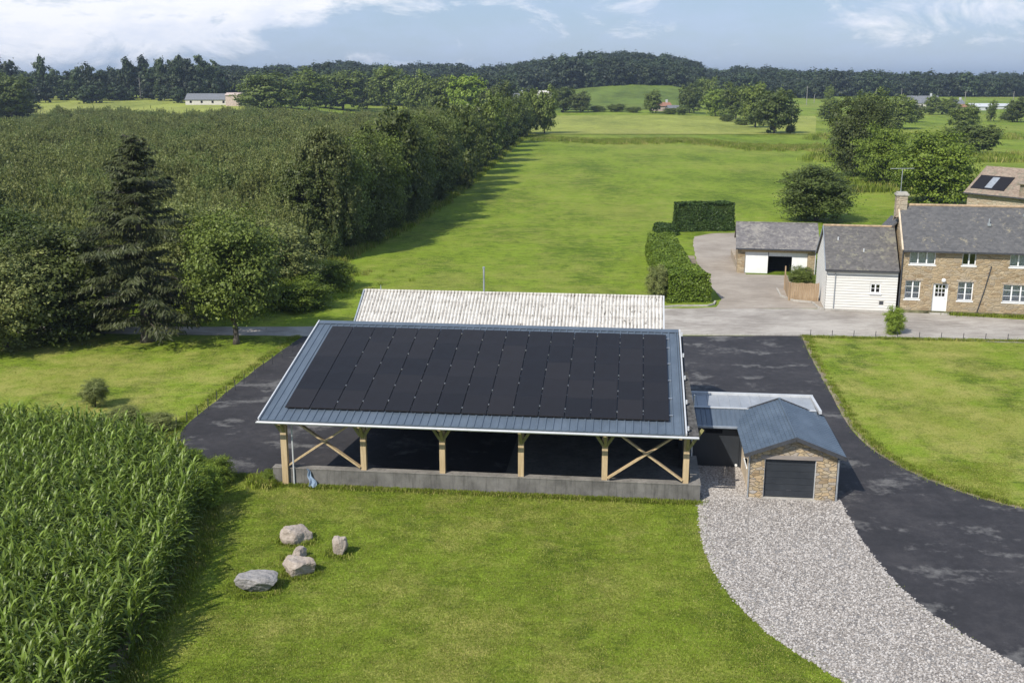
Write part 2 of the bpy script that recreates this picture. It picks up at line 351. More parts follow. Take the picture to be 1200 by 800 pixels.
# ------------------------------------------------------------------ mesh helpers
class MB:
    def __init__(s): s.v = []; s.f = []; s.mi = []
    def add(s, vs, fs, m=0):
        k = len(s.v); s.v += [tuple(p) for p in vs]; s.f += [tuple(i + k for i in f) for f in fs]; s.mi += [m] * len(fs); return s
    def hexa(s, a, b, m=0):   # a: 4 bottom pts, b: 4 top pts (ccw seen from above)
        return s.add(list(a) + list(b), [(3, 2, 1, 0), (4, 5, 6, 7), (0, 1, 5, 4), (1, 2, 6, 5), (2, 3, 7, 6), (3, 0, 4, 7)], m)
    def box(s, x0, x1, y0, y1, z0, z1, m=0):
        return s.hexa([(x0, y0, z0), (x1, y0, z0), (x1, y1, z0), (x0, y1, z0)], [(x0, y0, z1), (x1, y0, z1), (x1, y1, z1), (x0, y1, z1)], m)
    def bar(s, p, q, w, h, m=0, up=(0, 0, 1)):
        p = np.array(p, float); q = np.array(q, float); d = q - p; d /= np.linalg.norm(d); u = np.array(up, float)
        if abs(np.dot(d, u)) > 0.98: u = np.array((0, 1, 0.0))
        r = np.cross(d, u); r /= np.linalg.norm(r); t = np.cross(r, d)
        o = [(-w / 2, -h / 2), (w / 2, -h / 2), (w / 2, h / 2), (-w / 2, h / 2)]
        a = [p + r * i + t * j for i, j in o]; b = [q + r * i + t * j for i, j in o]
        return s.add(a + b, [(0, 1, 2, 3), (7, 6, 5, 4), (4, 5, 1, 0), (5, 6, 2, 1), (6, 7, 3, 2), (7, 4, 0, 3)], m)
    def tube(s, pts, rad, n=8, m=0, cap=True):
        pts = [np.array(p, float) for p in pts]
        if not hasattr(rad, '__len__'): rad = [rad] * len(pts)
        vs = []; L = len(pts)
        for i, p in enumerate(pts):
            d = pts[min(i + 1, L - 1)] - pts[max(i - 1, 0)]; d /= (np.linalg.norm(d) + 1e-9)
            u = np.array((0, 0, 1.0)) if abs(d[2]) < 0.9 else np.array((1.0, 0, 0))
            r = np.cross(d, u); r /= np.linalg.norm(r); t = np.cross(d, r)
            for k in range(n):
                a = 2 * math.pi * k / n; vs.append(p + (r * math.cos(a) + t * math.sin(a)) * rad[i])
        fs = [(i * n + k, i * n + (k + 1) % n, (i + 1) * n + (k + 1) % n, (i + 1) * n + k) for i in range(L - 1) for k in range(n)]
        if cap: fs += [tuple(range(n))[::-1], tuple((L - 1) * n + k for k in range(n))]
        return s.add(vs, fs, m)
    def slab(s, p0, p1, p2, p3, t, m=0):  # quad thickened downward along its normal
        p = [np.array(q, float) for q in (p0, p1, p2, p3)]; n = np.cross(p[1] - p[0], p[3] - p[0]); n /= np.linalg.norm(n)
        if n[2] < 0: n = -n
        a = [q - n * t for q in p]
        return s.hexa(a, p, m)
    def grid(s, fn, nu, nv, m=0):
        vs = [fn(i / nu, j / nv) for j in range(nv + 1) for i in range(nu + 1)]
        fs = [(j * (nu + 1) + i, j * (nu + 1) + i + 1, (j + 1) * (nu + 1) + i + 1, (j + 1) * (nu + 1) + i) for j in range(nv) for i in range(nu)]
        return s.add(vs, fs, m)
    def build(s, name, mats, parent=None, smooth=False):
        me = bpy.data.meshes.new(name); me.from_pydata([tuple(map(float, p)) for p in s.v], [], s.f)
        if not isinstance(mats, (list, tuple)): mats = [mats]
        for m in mats: me.materials.append(M[m] if isinstance(m, str) else m)
        me.polygons.foreach_set('material_index', s.mi)
        if smooth: me.polygons.foreach_set('use_smooth', [True] * len(s.f))
        me.update()
        o = bpy.data.objects.new(name, me); COL.objects.link(o)
        if parent: o.parent = parent
        return o
def tag(o, label=None, cat=None, group=None, kind=None):
    if label: o['label'] = label
    if cat: o['category'] = cat
    if group: o['group'] = group
    if kind: o['kind'] = kind
    return o
def thing(name, loc, rz, label, cat, group=None):
    o = bpy.data.objects.new(name, None); COL.objects.link(o); o.location = loc; o.rotation_euler = (0, 0, rz); o.empty_display_size = 0.3
    return tag(o, label, cat, group)
def walls(mb, u0, u1, v0, v1, z0, z1, ops, m=0, axis='u'):
    """wall u0..u1 x z0..z1, thickness v0..v1, with openings (u0,u1,z0,z1)"""
    us = sorted({u0, u1} | {x for o in ops for x in o[:2]}); zs = sorted({z0, z1} | {x for o in ops for x in o[2:4]})
    def hole(i, j):
        if i < 0 or j < 0 or i >= len(us) - 1 or j >= len(zs) - 1: return True
        a = (us[i] + us[i + 1]) / 2; b = (zs[j] + zs[j + 1]) / 2
        return any(o[0] < a < o[1] and o[2] < b < o[3] for o in ops)
    def P(u, v, z): return (u, v, z) if axis == 'u' else (v, u, z)
    for i in range(len(us) - 1):
        for j in range(len(zs) - 1):
            if hole(i, j): continue
            a, b, c, d = us[i], us[i + 1], zs[j], zs[j + 1]
            mb.add([P(a, v0, c), P(b, v0, c), P(b, v0, d), P(a, v0, d)], [(0, 1, 2, 3)], m)
            mb.add([P(a, v1, c), P(b, v1, c), P(b, v1, d), P(a, v1, d)], [(3, 2, 1, 0)], m)
            if hole(i - 1, j): mb.add([P(a, v0, c), P(a, v1, c), P(a, v1, d), P(a, v0, d)], [(3, 2, 1, 0)], m)
            if hole(i + 1, j): mb.add([P(b, v0, c), P(b, v1, c), P(b, v1, d), P(b, v0, d)], [(0, 1, 2, 3)], m)
            if hole(i, j - 1): mb.add([P(a, v0, c), P(b, v0, c), P(b, v1, c), P(a, v1, c)], [(3, 2, 1, 0)], m)
            if hole(i, j + 1): mb.add([P(a, v0, d), P(b, v0, d), P(b, v1, d), P(a, v1, d)], [(0, 1, 2, 3)], m)
def window(parent, u0, u1, z0, z1, v, bars, hbars=1, back='curtain', name='window', sill=True):
    fr = MB(); w = 0.075
    fr.box(u0, u0 + w, v, v + .07, z0, z1).box(u1 - w, u1, v, v + .07, z0, z1).box(u0 + w, u1 - w, v, v + .07, z0, z0 + w).box(u0 + w, u1 - w, v, v + .07, z1 - w, z1)
    for k in range(1, bars):
        c = u0 + (u1 - u0) * k / bars; fr.box(c - .05, c + .05, v + .003, v + .065, z0 + w, z1 - w)
    f = fr.build(name, 'white_paint', parent)
    p = MB(); p.box(u0 + .01, u1 - .01, v + .03, v + .04, z0 + .01, z1 - .01); p.build('pane', 'glass', f)
    if hbars > 1:
        g = MB()
        for k in range(1, hbars):
            c = z0 + (z1 - z0) * k / hbars
            g.box(u0 + w, u1 - w, v + .012, v + .028, c - .015, c + .015)
        g.build('glazing_bar', 'white_paint', f)
    if back == 'curtain':
        c = MB(); n = max(8, int((u1 - u0) * 14))
        c.grid(lambda a, b: (u0 + .05 + (u1 - u0 - .1) * a, v + .16 + 0.02 * math.sin(a * n * 2.2), z0 + (z1 - z0) * b), n * 3, 1); c.build('curtain', 'curtain', f)
    else:
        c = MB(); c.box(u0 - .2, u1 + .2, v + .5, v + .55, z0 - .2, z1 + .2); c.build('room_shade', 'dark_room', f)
    if sill:
        c = MB(); c.box(u0 - .06, u1 + .06, v - .14, v - .002, z0 - .10, z0); c.build('sill', 'white_paint', f)
    return f

# ------------------------------------------------------------------ ground sheets
def ground():
    ys = np.concatenate([np.linspace(-90, 60, 16), np.geomspace(66, 9500, 110)])
    ss = np.linspace(-1.7, 1.7, 231)
    n = len(ss); vs = []
    for y in ys:
        w = max(y, 0) + 130
        for s in ss:
            x = s * w; vs.append((x, y, float(T(x, y))))
    fs = [(j * n + i, j * n + i + 1, (j + 1) * n + i + 1, (j + 1) * n + i) for j in range(len(ys) - 1) for i in range(n - 1)]
    mb = MB(); mb.add(vs, fs); o = mb.build('ground', 'meadow', None, True); tag(o, kind='structure')
ground()
def sheet(name, pts, z, m, jitter=0.0, step=0.6):
    """flat polygon sheet with a slightly irregular edge"""
    out = []; n = len(pts); rn = random.Random(len(pts) * 7 + 1)
    for i in range(n):
        a, b = np.array(pts[i][:2], float), np.array(pts[(i + 1) % n][:2], float); L = np.linalg.norm(b - a); k = max(1, int(L / step)) if jitter else 1
        for q in range(k):
            p = a + (b - a) * q / k
            if jitter and q: p = p + np.array((rn.uniform(-1, 1), rn.uniform(-1, 1))) * jitter
            out.append((p[0], p[1], z))
    mb = MB(); mb.add(out, [tuple(range(len(out)))])
    o = mb.build(name, m); tag(o, kind='structure'); return o
def smooth(pts, it=2):
    for _ in range(it):
        q = [pts[0]]
        for a, b in zip(pts[:-1], pts[1:]):
            q += [(a[0] * .75 + b[0] * .25, a[1] * .75 + b[1] * .25), (a[0] * .25 + b[0] * .75, a[1] * .25 + b[1] * .75)]
        q.append(pts[-1]); pts = q
    return pts
# lawn round the new shed
lawnL = [(-45, 10), (24, 10), (60, 30), (60, 69.6), (20.1, 71.2), (-14.8, 71.3), (-60, 71.9), (-60, 10)]
sheet('lawn', lawnL, 0.004, 'lawn')
right_edge = smooth([(20.06, 71.6), (19.02, 65.4), (17.95, 57.0), (17.05, 50.4), (17.6, 46.2), (19.36, 42.7), (21.6, 40.6), (27, 38.2), (34, 36.5)], 2)
left_edge = smooth([(-10.6, 44.7), (-12.9, 44.9), (-14.4, 46.1), (-15.9, 48.6), (-16.9, 51.1), (-16.4, 56), (-15.72, 63), (-14.5, 71.4)], 2)
verge = [(x + 0.32, y + 0.05) for x, y in right_edge]
sheet('verge', right_edge + verge[::-1], 0.006, 'earth', 0.09, 0.5)
asp = [(-10.6, 44.7)] + left_edge[1:] + [(20.06, 71.6)] + right_edge[1:] + [(34, 20), (15.2, 20), (15.4, 28.2), (13.6, 33), (13.2, 38), (13.5, 42), (7, 43.5)]
sheet('asphalt_yard', asp, 0.009, 'asphalt', 0.05, 0.7)
grv = smooth([(7.9, 41.7), (7.3, 37.4), (7.45, 33.9), (8.3, 30.7), (9.9, 28.0), (12, 24.5), (14, 20)], 2) + smooth([(22, 20), (19, 24.3), (15.9, 28.0), (14.35, 30.7), (13.45, 33.6), (13.35, 37.4), (13.7, 41.5), (13.9, 43)], 2) + [(13.2, 47), (8, 47)]
sheet('gravel_drive', grv, 0.013, 'gravel', 0.07, 0.35)
roadp = [(-70, 73.2), (-29.3, 72.2), (-14.8, 71.45), (10.9, 71.9), (20.1, 71.75), (60, 69.8 - 4.4), (60, 76), (37.9, 76.5), (30, 79.3), (24.5, 80.4), (12, 80.6), (3, 77.0), (-15, 74.3), (-29, 74.3), (-70, 76)]
sheet('road', roadp, 0.014, 'road', 0.06, 0.8)
court = [(12.0, 80.3), (15.9, 81.0), (16.9, 84), (17.1, 91.8), (17.5, 98.2), (18.4, 105.6), (19.4, 113), (20.5, 119), (23.0, 121.6), (27, 122.2), (24.2, 111), (21.3, 99), (21.3, 95.3), (26, 94.6), (26.3, 86), (24.3, 80.6)]
sheet('courtyard', court, 0.018, 'court', 0.08, 0.8)
sheet('garden_border', [(16.2, 92), (17.0, 91.8), (17.5, 98.2), (18.3, 105.6), (17.3, 106), (16.6, 98.5)], 0.022, 'earth', 0.05)
# kerb line between the old road and the new asphalt, and lawn edge
def kerb(pts, w, h, z, name, m='kerb'):
    mb = MB()
    for a, b in zip(pts[:-1], pts[1:]): mb.bar((a[0], a[1], z + h / 2 - 0.02), (b[0], b[1], z + h / 2 - 0.02), w, h)
    return tag(mb.build(name, m), kind='structure')
kerb([(9.5, 71.85), (20.1, 71.6), (40, 69.7)], 0.16, 0.12, 0.01, 'kerb')
kerb([(11.7, 80.9), (13, 81.3), (15.3, 81.35), (15.9, 81.9), (16.2, 83)], 0.14, 0.14, 0.01, 'kerb')
# draped far fields
def drape(name, pa, pb, ya, yb, m, dz=0.15, nu=40, nv=14):
    def fn(a, b):
        Y = ya + (yb - ya) * b; X = (pa + (pb - pa) * a - 600) / 1283 * Y
        return (X, Y, float(T(X, Y)) + dz)
    mb = MB(); mb.grid(fn, nu, nv); tag(mb.build(name, m, None, True), kind='structure')
drape('field', -60, 285, 395, 620, 'pale_field')
drape('field', 620, 1010, 343, 505, 'pale_field')
drape('field', 640, 815, 555, 800, 'hill_field', 0.3)
drape('field', 960, 1300, 330, 640, 'meadow', 0.2)

# ------------------------------------------------------------------ foliage generators
def quads_mesh(name, c, d, w_, ln, wd, mats, fold=0.0):
    """leaf quads: centre c, length dir d, width dir w_"""
    n = len(c); ln = ln[:, None]; wd = wd[:, None]
    nrm = np.cross(d, w_)
    P = np.empty((n, 4, 3)); P[:, 0] = c - d * ln * .5; P[:, 1] = c + w_ * wd * .5 + nrm * ln * fold; P[:, 2] = c + d * ln * .5; P[:, 3] = c - w_ * wd * .5 + nrm * ln * fold
    me = bpy.data.meshes.new(name); me.vertices.add(n * 4); me.vertices.foreach_set('co', P.reshape(-1).astype(np.float32))
    me.loops.add(n * 4); me.loops.foreach_set('vertex_index', np.arange(n * 4, dtype=np.int32))
    me.polygons.add(n); me.polygons.foreach_set('loop_start', np.arange(0, n * 4, 4, dtype=np.int32))
    me.update(calc_edges=True); me.materials.append(M[mats]); me.validate()
    return me
def unit(a): return a / (np.linalg.norm(a, axis=-1, keepdims=True) + 1e-9)
def crown_mesh(seed, m, Hh=10., Rr=4., base=2.0, nlobe=14, nclu=220, nleaf=70, ls=0.2, shape='round', up=0.35):
    g = np.random.default_rng(seed)
    hc = (Hh - base) / 2; cz = base + hc
    lob = []
    for k in range(nlobe):
        t = (k + 0.5) / nlobe; z = -0.86 + 1.66 * t; a = k * 2.4 + g.uniform(-.5, .5)
        rr = math.sqrt(max(0, 1 - z * z))
        if shape == 'cone': rr = (1 - (z + 1) / 2) ** 0.8
        if shape == 'column': rr = 0.9 * (1 - abs(z) ** 4) ** 0.5
        if shape == 'fan': rr = 0.35 + 0.65 * (z + 1) / 2 if z < 0.5 else 1.1 - z * .5
        off = rr * g.uniform(0.40, 0.60)
        sz = g.uniform(0.38, 0.52) * (1.0 if nlobe < 20 else 0.8)
        if shape == 'cone': sz *= 0.5 + 0.6 * (1 - t)
        lob.append((np.array([math.cos(a) * off * Rr, math.sin(a) * off * Rr, cz + z * hc * 0.78]), sz))
    lob.append((np.array([0, 0, cz + hc * .1]), 0.6))
    cs = []; outs = []
    per = max(1, nclu // len(lob))
    for (lc, sz) in lob:
        dd = unit(g.normal(size=(per, 3)) + np.array([0, 0, 0.25])); rad = sz * g.uniform(0.6, 1.06, (per, 1))
        cs.append(lc + dd * rad * np.array([Rr, Rr, min(hc, Rr * 1.1)])); outs.append(dd)
    cs = np.concatenate(cs); outs = np.concatenate(outs)
    keep = cs[:, 2] > base * 0.75; cs, outs = cs[keep], outs[keep]
    n = len(cs); sg = Rr * 0.075 * g.uniform(0.6, 1.5, (n, 1, 1))
    off = g.normal(size=(n, nleaf, 3)) * sg * np.array([1.15, 1.15, 0.7])
    c = (cs[:, None, :] + off + outs[:, None, :] * np.abs(g.normal(size=(n, nleaf, 1))) * sg * 1.2).reshape(-1, 3)
    loc = unit((off / sg).reshape(-1, 3))
    nr = unit(np.repeat(outs, nleaf, 0) * 0.55 + loc * 0.7 + g.normal(size=c.shape) * 0.45 + np.array([0, 0, up + .1]))
    d = unit(np.cross(nr, g.normal(size=c.shape))); w = np.cross(nr, d)
    s = ls * g.uniform(0.6, 1.4, len(c))
    return quads_mesh('crown', c, d, w, s * 1.25, s * 0.8, m, 0.08), lob
def trunk_mesh(seed, lob, r=0.22, m='bark', Hh=10., base=2.0, twigs=True):
    g = random.Random(seed); mb = MB()
    top = Hh * 0.8; pts = [(0, 0, -0.1), (0.02, 0, 0.4)]; rs = [r * 1.5, r * 1.1]; x = y = 0
    for k in range(1, 8):
        x += g.uniform(-.1, .1) * Hh / 10; y += g.uniform(-.1, .1) * Hh / 10; pts.append((x, y, 0.4 + (top - .4) * k / 7)); rs.append(r * (1 - k / 7.6))
    mb.tube(pts, rs, 8)
    for lc, sz in lob:
        z0 = max(base * 0.6, lc[2] * g.uniform(0.35, 0.6)); i = min(6, int(z0 / top * 7)); p = np.array(pts[i + 1])
        mid = (p + lc) / 2 + np.array([0, 0, 0.3]) 
        mb.tube([p, mid, lc], [r * .42, r * .28, r * .1], 5)
        if twigs:
            for q in range(3):
                e = lc + np.array([g.uniform(-1, 1), g.uniform(-1, 1), g.uniform(-.3, 1)]) * sz * 2.4
                mb.tube([mid * .4 + lc * .6, e], [r * .13, r * .03], 4, cap=False)
    me_o = mb.build('trunk', m, None, True); me = me_o.data; bpy.data.objects.remove(me_o); return me
def spruce_meshes(seed, Hh=13.5, Rr=3.9, m='leaf_spruce', dens=1.0, ls=1.0):
    g = np.random.default_rng(seed); C_, D_, W_, L_, B_ = [], [], [], [], []; mb = MB()
    mb.tube([(0, 0, -.1), (0, 0, .5), (0, 0.05, Hh * .5), (0, 0, Hh * .98)], [.42, .3, .17, .02], 8)
    z = 1.5
    while z < Hh * 0.985:
        t = z / Hh; L = Rr * (1 - t) ** 0.6 * (0.75 if z < 2.5 else 1.0) + 0.12
        for k in range(int((5.5 if t < .85 else 4) * dens) + 1):
            a = g.uniform(0, 6.283); Lk = L * g.uniform(.45, 1.2)
            n = max(4, int(Lk * 60 * dens)); s = np.sort(g.uniform(0.08, 1, n)) ** .8
            r = s * Lk; zz = z + 0.10 * r - 0.11 * r * r * (1 - .4 * t) + 0.05 * Lk * (s ** 3) * 3
            side = g.normal(size=n) * 0.16 * (1.1 - s * .7) * Lk ** .5 * 1.6
            ca, sa = math.cos(a), math.sin(a)
            p = np.stack([ca * r - sa * side, sa * r + ca * side, zz - np.abs(g.normal(size=n)) * 0.10 - np.abs(side) * .25], 1)
            d = unit(np.stack([ca * .6 - sa * np.sign(side) * .7, sa * .6 + ca * np.sign(side) * .7, np.full(n, -.55) - g.uniform(0, .9, n) * (1 - t)], 1) + g.normal(size=(n, 3)) * .25)
            nr = unit(g.normal(size=(n, 3)) * .5 + np.array([ca * .4, sa * .4, .8])); w = unit(np.cross(d, nr))
            C_.append(p); D_.append(d); W_.append(w); L_.append(g.uniform(.2, .5, n) * ls); B_.append(g.uniform(.04, .10, n) * ls)
            mb.tube([(0, 0, z), (ca * Lk * .5, sa * Lk * .5, z - .02 * Lk), (ca * Lk * .95, sa * Lk * .95, z + .1 * Lk - .11 * Lk * Lk * (1 - .4 * t) + .1)], [.05 * (1 - t) + .015, .03, .008], 4, cap=False)
        z += 0.40 * (1.15 - .5 * t) / dens ** .3
    c = np.concatenate(C_); me = quads_mesh('crown', c, np.concatenate(D_), np.concatenate(W_), np.concatenate(L_), np.concatenate(B_), m, .05)
    o = mb.build('trunk', 'bark', None, True); tm = o.data; bpy.data.objects.remove(o); return me, tm
def weeping_meshes(seed, Hh=12.5, Rr=3.0, m='leaf_birch'):
    g = np.random.default_rng(seed); C_ = []; mb = MB(); pts = [(0, 0, -.1), (.05, 0, 3), (-.1, .1, 7), (.1, 0, 11)]; mb.tube(pts, [.2, .15, .1, .03], 8)
    for k in range(260):
        t = g.uniform(.12, 1) ** .8; z = 2.5 + t * (Hh - 2.8); a = g.uniform(0, 6.283); r = Rr * g.uniform(.2, 1.0) * (1 - t ** 6) ** .6 * (.8 + .2 * math.sin(k))
        x, y = math.cos(a) * r, math.sin(a) * r; z = min(z, Hh - r * .35)
        if k % 4 == 0: mb.tube([(0, 0, z - r * .5), (x * .6, y * .6, z + .1), (x, y, z)], [.05, .03, .01], 4, cap=False)
        L = g.uniform(1.0, 2.6) * (.5 + .5 * min(1, r)); n = int(L * 60); s = g.uniform(0, 1, n)
        C_.append(np.stack([x * (1 + .12 * s) + g.normal(size=n) * .10, y * (1 + .12 * s) + g.normal(size=n) * .10, z - s * L], 1))
        n = 30; C_.append(np.array([x, y, z]) + g.normal(size=(n, 3)) * np.array([.4, .4, .25]))
    c = np.concatenate(C_); c = c[c[:, 2] > .8]; n = len(c)
    d = unit(g.normal(size=(n, 3)) * .5 + np.array([0, 0, -1])); nr = unit(g.normal(size=(n, 3)) * .6 + unit(c * np.array([1, 1, 0])) * .8 + np.array([0, 0, .5])); w = unit(np.cross(d, nr))
    me = quads_mesh('crown', c, d, w, g.uniform(.2, .38, n), g.uniform(.10, .18, n), m, .05)
    o = mb.build('trunk', 'bark_pale', None, True); tm = o.data; bpy.data.objects.remove(o); return me, tm

def grove_mesh(seed, m, nsh=120, nl=46):
    g = np.random.default_rng(seed); C_, D_ = [], []
    for k in range(nsh):
        a = g.uniform(0, 6.283); rr = 4.2 * g.uniform(0, 1) ** .6; top = 10.2 - .13 * rr * rr + g.normal() * .7; bz = top * g.uniform(.25, .6)
        s = g.uniform(0, 1, nl) ** .75; r0 = rr * .55; r = r0 + (rr - r0) * s
        wob = g.normal(size=(nl, 2)) * .30 * (1.15 - s)[:, None]
        C_.append(np.stack([math.cos(a) * r + wob[:, 0], math.sin(a) * r + wob[:, 1], bz + (top - bz) * s], 1))
        D_.append(unit(np.stack([np.full(nl, math.cos(a) * .35), np.full(nl, math.sin(a) * .35), np.full(nl, .75)], 1) + g.normal(size=(nl, 3)) * .5))
    c = np.concatenate(C_); d = np.concatenate(D_); nr = g.normal(size=c.shape) * .6 + unit(c * np.array([1, 1, 0])) * .5 + np.array([0, 0, .5]); w = unit(np.cross(d, nr)); n = len(c)
    return quads_mesh('crown', c, d, w, g.uniform(.34, .62, n), g.uniform(.16, .26, n), m, .06)
KINDS = {}
def kind(key, m, n, bark='bark', **k):
    KINDS[key] = []
    for i in range(n):
        me, lob = crown_mesh(hash(key) % 1 + 17 * i + len(key) * 5 + 3, m, **k)
        KINDS[key].append((me, trunk_mesh(i + 5, lob, 0.2, bark, k.get('Hh', 10.), k.get('base', 2.), k.get('nclu', 200) > 150)))
kind('near_mid', 'leaf_mid', 2, nclu=420, nleaf=75, ls=0.17, base=1.6, nlobe=22)
kind('near_dark', 'leaf_dark', 3, nclu=400, nleaf=75, ls=0.19, base=0.9, nlobe=20)
kind('near_grove', 'leaf_grove', 2, nclu=400, nleaf=70, ls=0.18, base=1.0, nlobe=20)
kind('near_bright', 'leaf_bright', 2, nclu=340, nleaf=75, ls=0.20, base=0.7, nlobe=20)
kind('mid_dark', 'leaf_dark', 3, nclu=240, nleaf=42, ls=0.36, base=1.2, nlobe=16)
kind('mid_mid', 'leaf_mid', 3, nclu=240, nleaf=42, ls=0.36, base=1.4, nlobe=16)
kind('mid_bright', 'leaf_bright', 1, nclu=240, nleaf=42, ls=0.36, base=1.2, nlobe=16)
kind('column', 'leaf_mid', 1, nclu=200, nleaf=40, ls=0.32, base=.6, nlobe=14, shape='column')
kind('far_round', 'leaf_far', 3, nclu=90, nleaf=26, ls=0.75, base=1.0, nlobe=12)
kind('far_cone', 'leaf_far', 2, nclu=110, nleaf=24, ls=0.6, base=1.5, nlobe=18, shape='cone')
kind('wood', 'leaf_far', 4, nclu=110, nleaf=30, ls=0.8, base=0.5, nlobe=14, Rr=6.0, up=0.7)
kind('orchard', 'leaf_grove', 4, nclu=170, nleaf=30, ls=0.34, base=0.9, nlobe=15, up=0.6)
KINDS['orchard'] = [(grove_mesh(70 + i, 'leaf_grove'), KINDS['orchard'][i][1]) for i in range(4)]
SPR = spruce_meshes(3, dens=1.0); BIR = weeping_meshes(5)

def put(name, me, parent):
    o = bpy.data.objects.new(name, me); COL.objects.link(o); o.parent = parent; return o
cnt = {}
def tree(kindkey, x, ybase, ytop, wpx, label, group=None, name='tree', cat='tree', pos=None, low=0.0, parts=True):
    p = pos or gp(x, ybase)
    d = math.hypot(p[1] * math.cos(TH) + (H - p[2]) * math.sin(TH), 0)
    # real height and width from bearing
    dr = ray(x, ytop); zt = H + dr[2] / dr[1] * p[1]
    hh = max(0.5, zt - p[2]); rr = wpx / 2 / F * d
    i = cnt.get(kindkey, 0); cnt[kindkey] = i + 1
    ks = KINDS[kindkey]; me, tm = ks[i % len(ks)]
    t = thing(name, (p[0], p[1], p[2] - low), random.uniform(0, 6.28), label, cat, group)
    t.scale = (rr / 4.35, rr / 4.35, (hh + low) / 10.25)
    put('crown', me, t); put('trunk', tm, t)
    return t

# ------------------------------------------------------------------ scatter by geometry nodes (for stuff only)
def scatter(name, pts, scl, rot, meshes, label, cat, group=None):
    src = bpy.data.collections.new(name + '_sources')
    for me in meshes:
        o = bpy.data.objects.new(me.name, me); src.objects.link(o)
    me = bpy.data.meshes.new(name); me.from_pydata([tuple(map(float, p)) for p in pts], [], [])
    for nm, arr in (('sc', scl), ('rz', rot)):
        a = me.attributes.new(nm, 'FLOAT', 'POINT'); a.data.foreach_set('value', np.asarray(arr, dtype=np.float32))
    o = bpy.data.objects.new(name, me); COL.objects.link(o)
    ng = bpy.data.node_groups.new(name, 'GeometryNodeTree')
    ng.interface.new_socket('Geometry', in_out='INPUT', socket_type='NodeSocketGeometry'); ng.interface.new_socket('Geometry', in_out='OUTPUT', socket_type='NodeSocketGeometry')
    N = ng.nodes; L = ng.links
    gi = N.new('NodeGroupInput'); go = N.new('NodeGroupOutput'); ci = N.new('GeometryNodeCollectionInfo'); ci.inputs['Collection'].default_value = src
    ci.inputs['Separate Children'].default_value = True; ci.inputs['Reset Children'].default_value = True
    ip = N.new('GeometryNodeInstanceOnPoints'); ip.inputs['Pick Instance'].default_value = True
    a1 = N.new('GeometryNodeInputNamedAttribute'); a1.data_type = 'FLOAT'; a1.inputs['Name'].default_value = 'sc'
    a2 = N.new('GeometryNodeInputNamedAttribute'); a2.data_type = 'FLOAT'; a2.inputs['Name'].default_value = 'rz'
    cx = N.new('ShaderNodeCombineXYZ'); cy = N.new('ShaderNodeCombineXYZ')
    ri = N.new('FunctionNodeRandomValue'); ri.data_type = 'INT'; ri.inputs[5].default_value = len(meshes) - 1; ri.inputs[4].default_value = 0
    L.new(gi.outputs[0], ip.inputs['Points']); L.new(ci.outputs[0], ip.inputs['Instance']); L.new(ri.outputs[2], ip.inputs['Instance Index'])
    L.new(a2.outputs[0], cx.inputs[2]); L.new(cx.outputs[0], ip.inputs['Rotation'])
    for i in range(3): L.new(a1.outputs[0], cy.inputs[i])
    L.new(cy.outputs[0], ip.inputs['Scale']); L.new(ip.outputs[0], go.inputs[0])
    md = o.modifiers.new('scatter', 'NODES'); md.node_group = ng
    return tag(o, label, cat, group, 'stuff')

# ------------------------------------------------------------------ the new shed with the solar roof
SR = R(-6.5); SO = (7.9, 41.8, 0.0)
def sw(u, v, z=0): return (SO[0] + u * math.cos(SR) - v * math.sin(SR), SO[1] + u * math.sin(SR) + v * math.cos(SR), z)
shed = thing('open_shed', SO, SR, 'long open timber shed with a black solar panel roof, the largest building', 'shed')
TA = math.tan(R(13.1)); VE = -0.75; ZE = 3.2
def rz(v): return ZE + (v - VE) * TA
VR = 8.55; UL, UR = -18.68, -0.76
mb = MB(); mb.box(-18.5, 0.0, 0.0, 0.38, -0.1, 0.74).box(-0.36, 0.0, 0.381, 3.6, -0.1, 0.73); mb.build('plinth_wall', 'concrete', shed)
mb = MB(); mb.box(-18.52, .02, -.02, .40, .742, .775).box(-.38, .02, .401, 3.6, .735, .765); mb.build('coping', 'coping', shed)
mb = MB(); mb.box(-8.5, -0.37, 0.39, 8.3, -0.05, 0.06); mb.build('floor_slab', 'concrete', shed)
# roof: trapezoidal sheeting with raised ribs
def roofsheet(name, u0, u1, v0, v1, zf, mt, parent, pitch=0.33, hgt=0.035, rib=0.05, th=0.05):
    mb = MB(); prof = []; u = u0
    while u < u1 - 1e-6:
        a = min(u + pitch, u1); prof += [(u, 0), (max(u, a - rib * 2), 0), (max(u, a - rib * 1.5), hgt), (max(u, a - rib * .5), hgt)]; u = a
    prof.append((u1, 0)); n = len(prof)
    vs = [(x, v0, zf(v0) + h) for x, h in prof] + [(x, v1, zf(v1) + h) for x, h in prof] + [(x, v0, zf(v0) - th) for x, h in prof] + [(x, v1, zf(v1) - th) for x, h in prof]
    fs = []
    for i in range(n - 1):
        fs += [(i, i + 1, n + i + 1, n + i), (2 * n + i + 1, 2 * n + i, 3 * n + i, 3 * n + i + 1), (2 * n + i, 2 * n + i + 1, i + 1, i), (n + i, n + i + 1, 3 * n + i + 1, 3 * n + i)]
    fs += [(0, n, 3 * n, 2 * n), (n - 1, 3 * n - 1, 4 * n - 1, 2 * n - 1)]
    mb.add(vs, fs); return mb.build(name, mt, parent)
roofsheet('roof', UL, UR, VE, VR, rz, 'blue_sheet', shed)
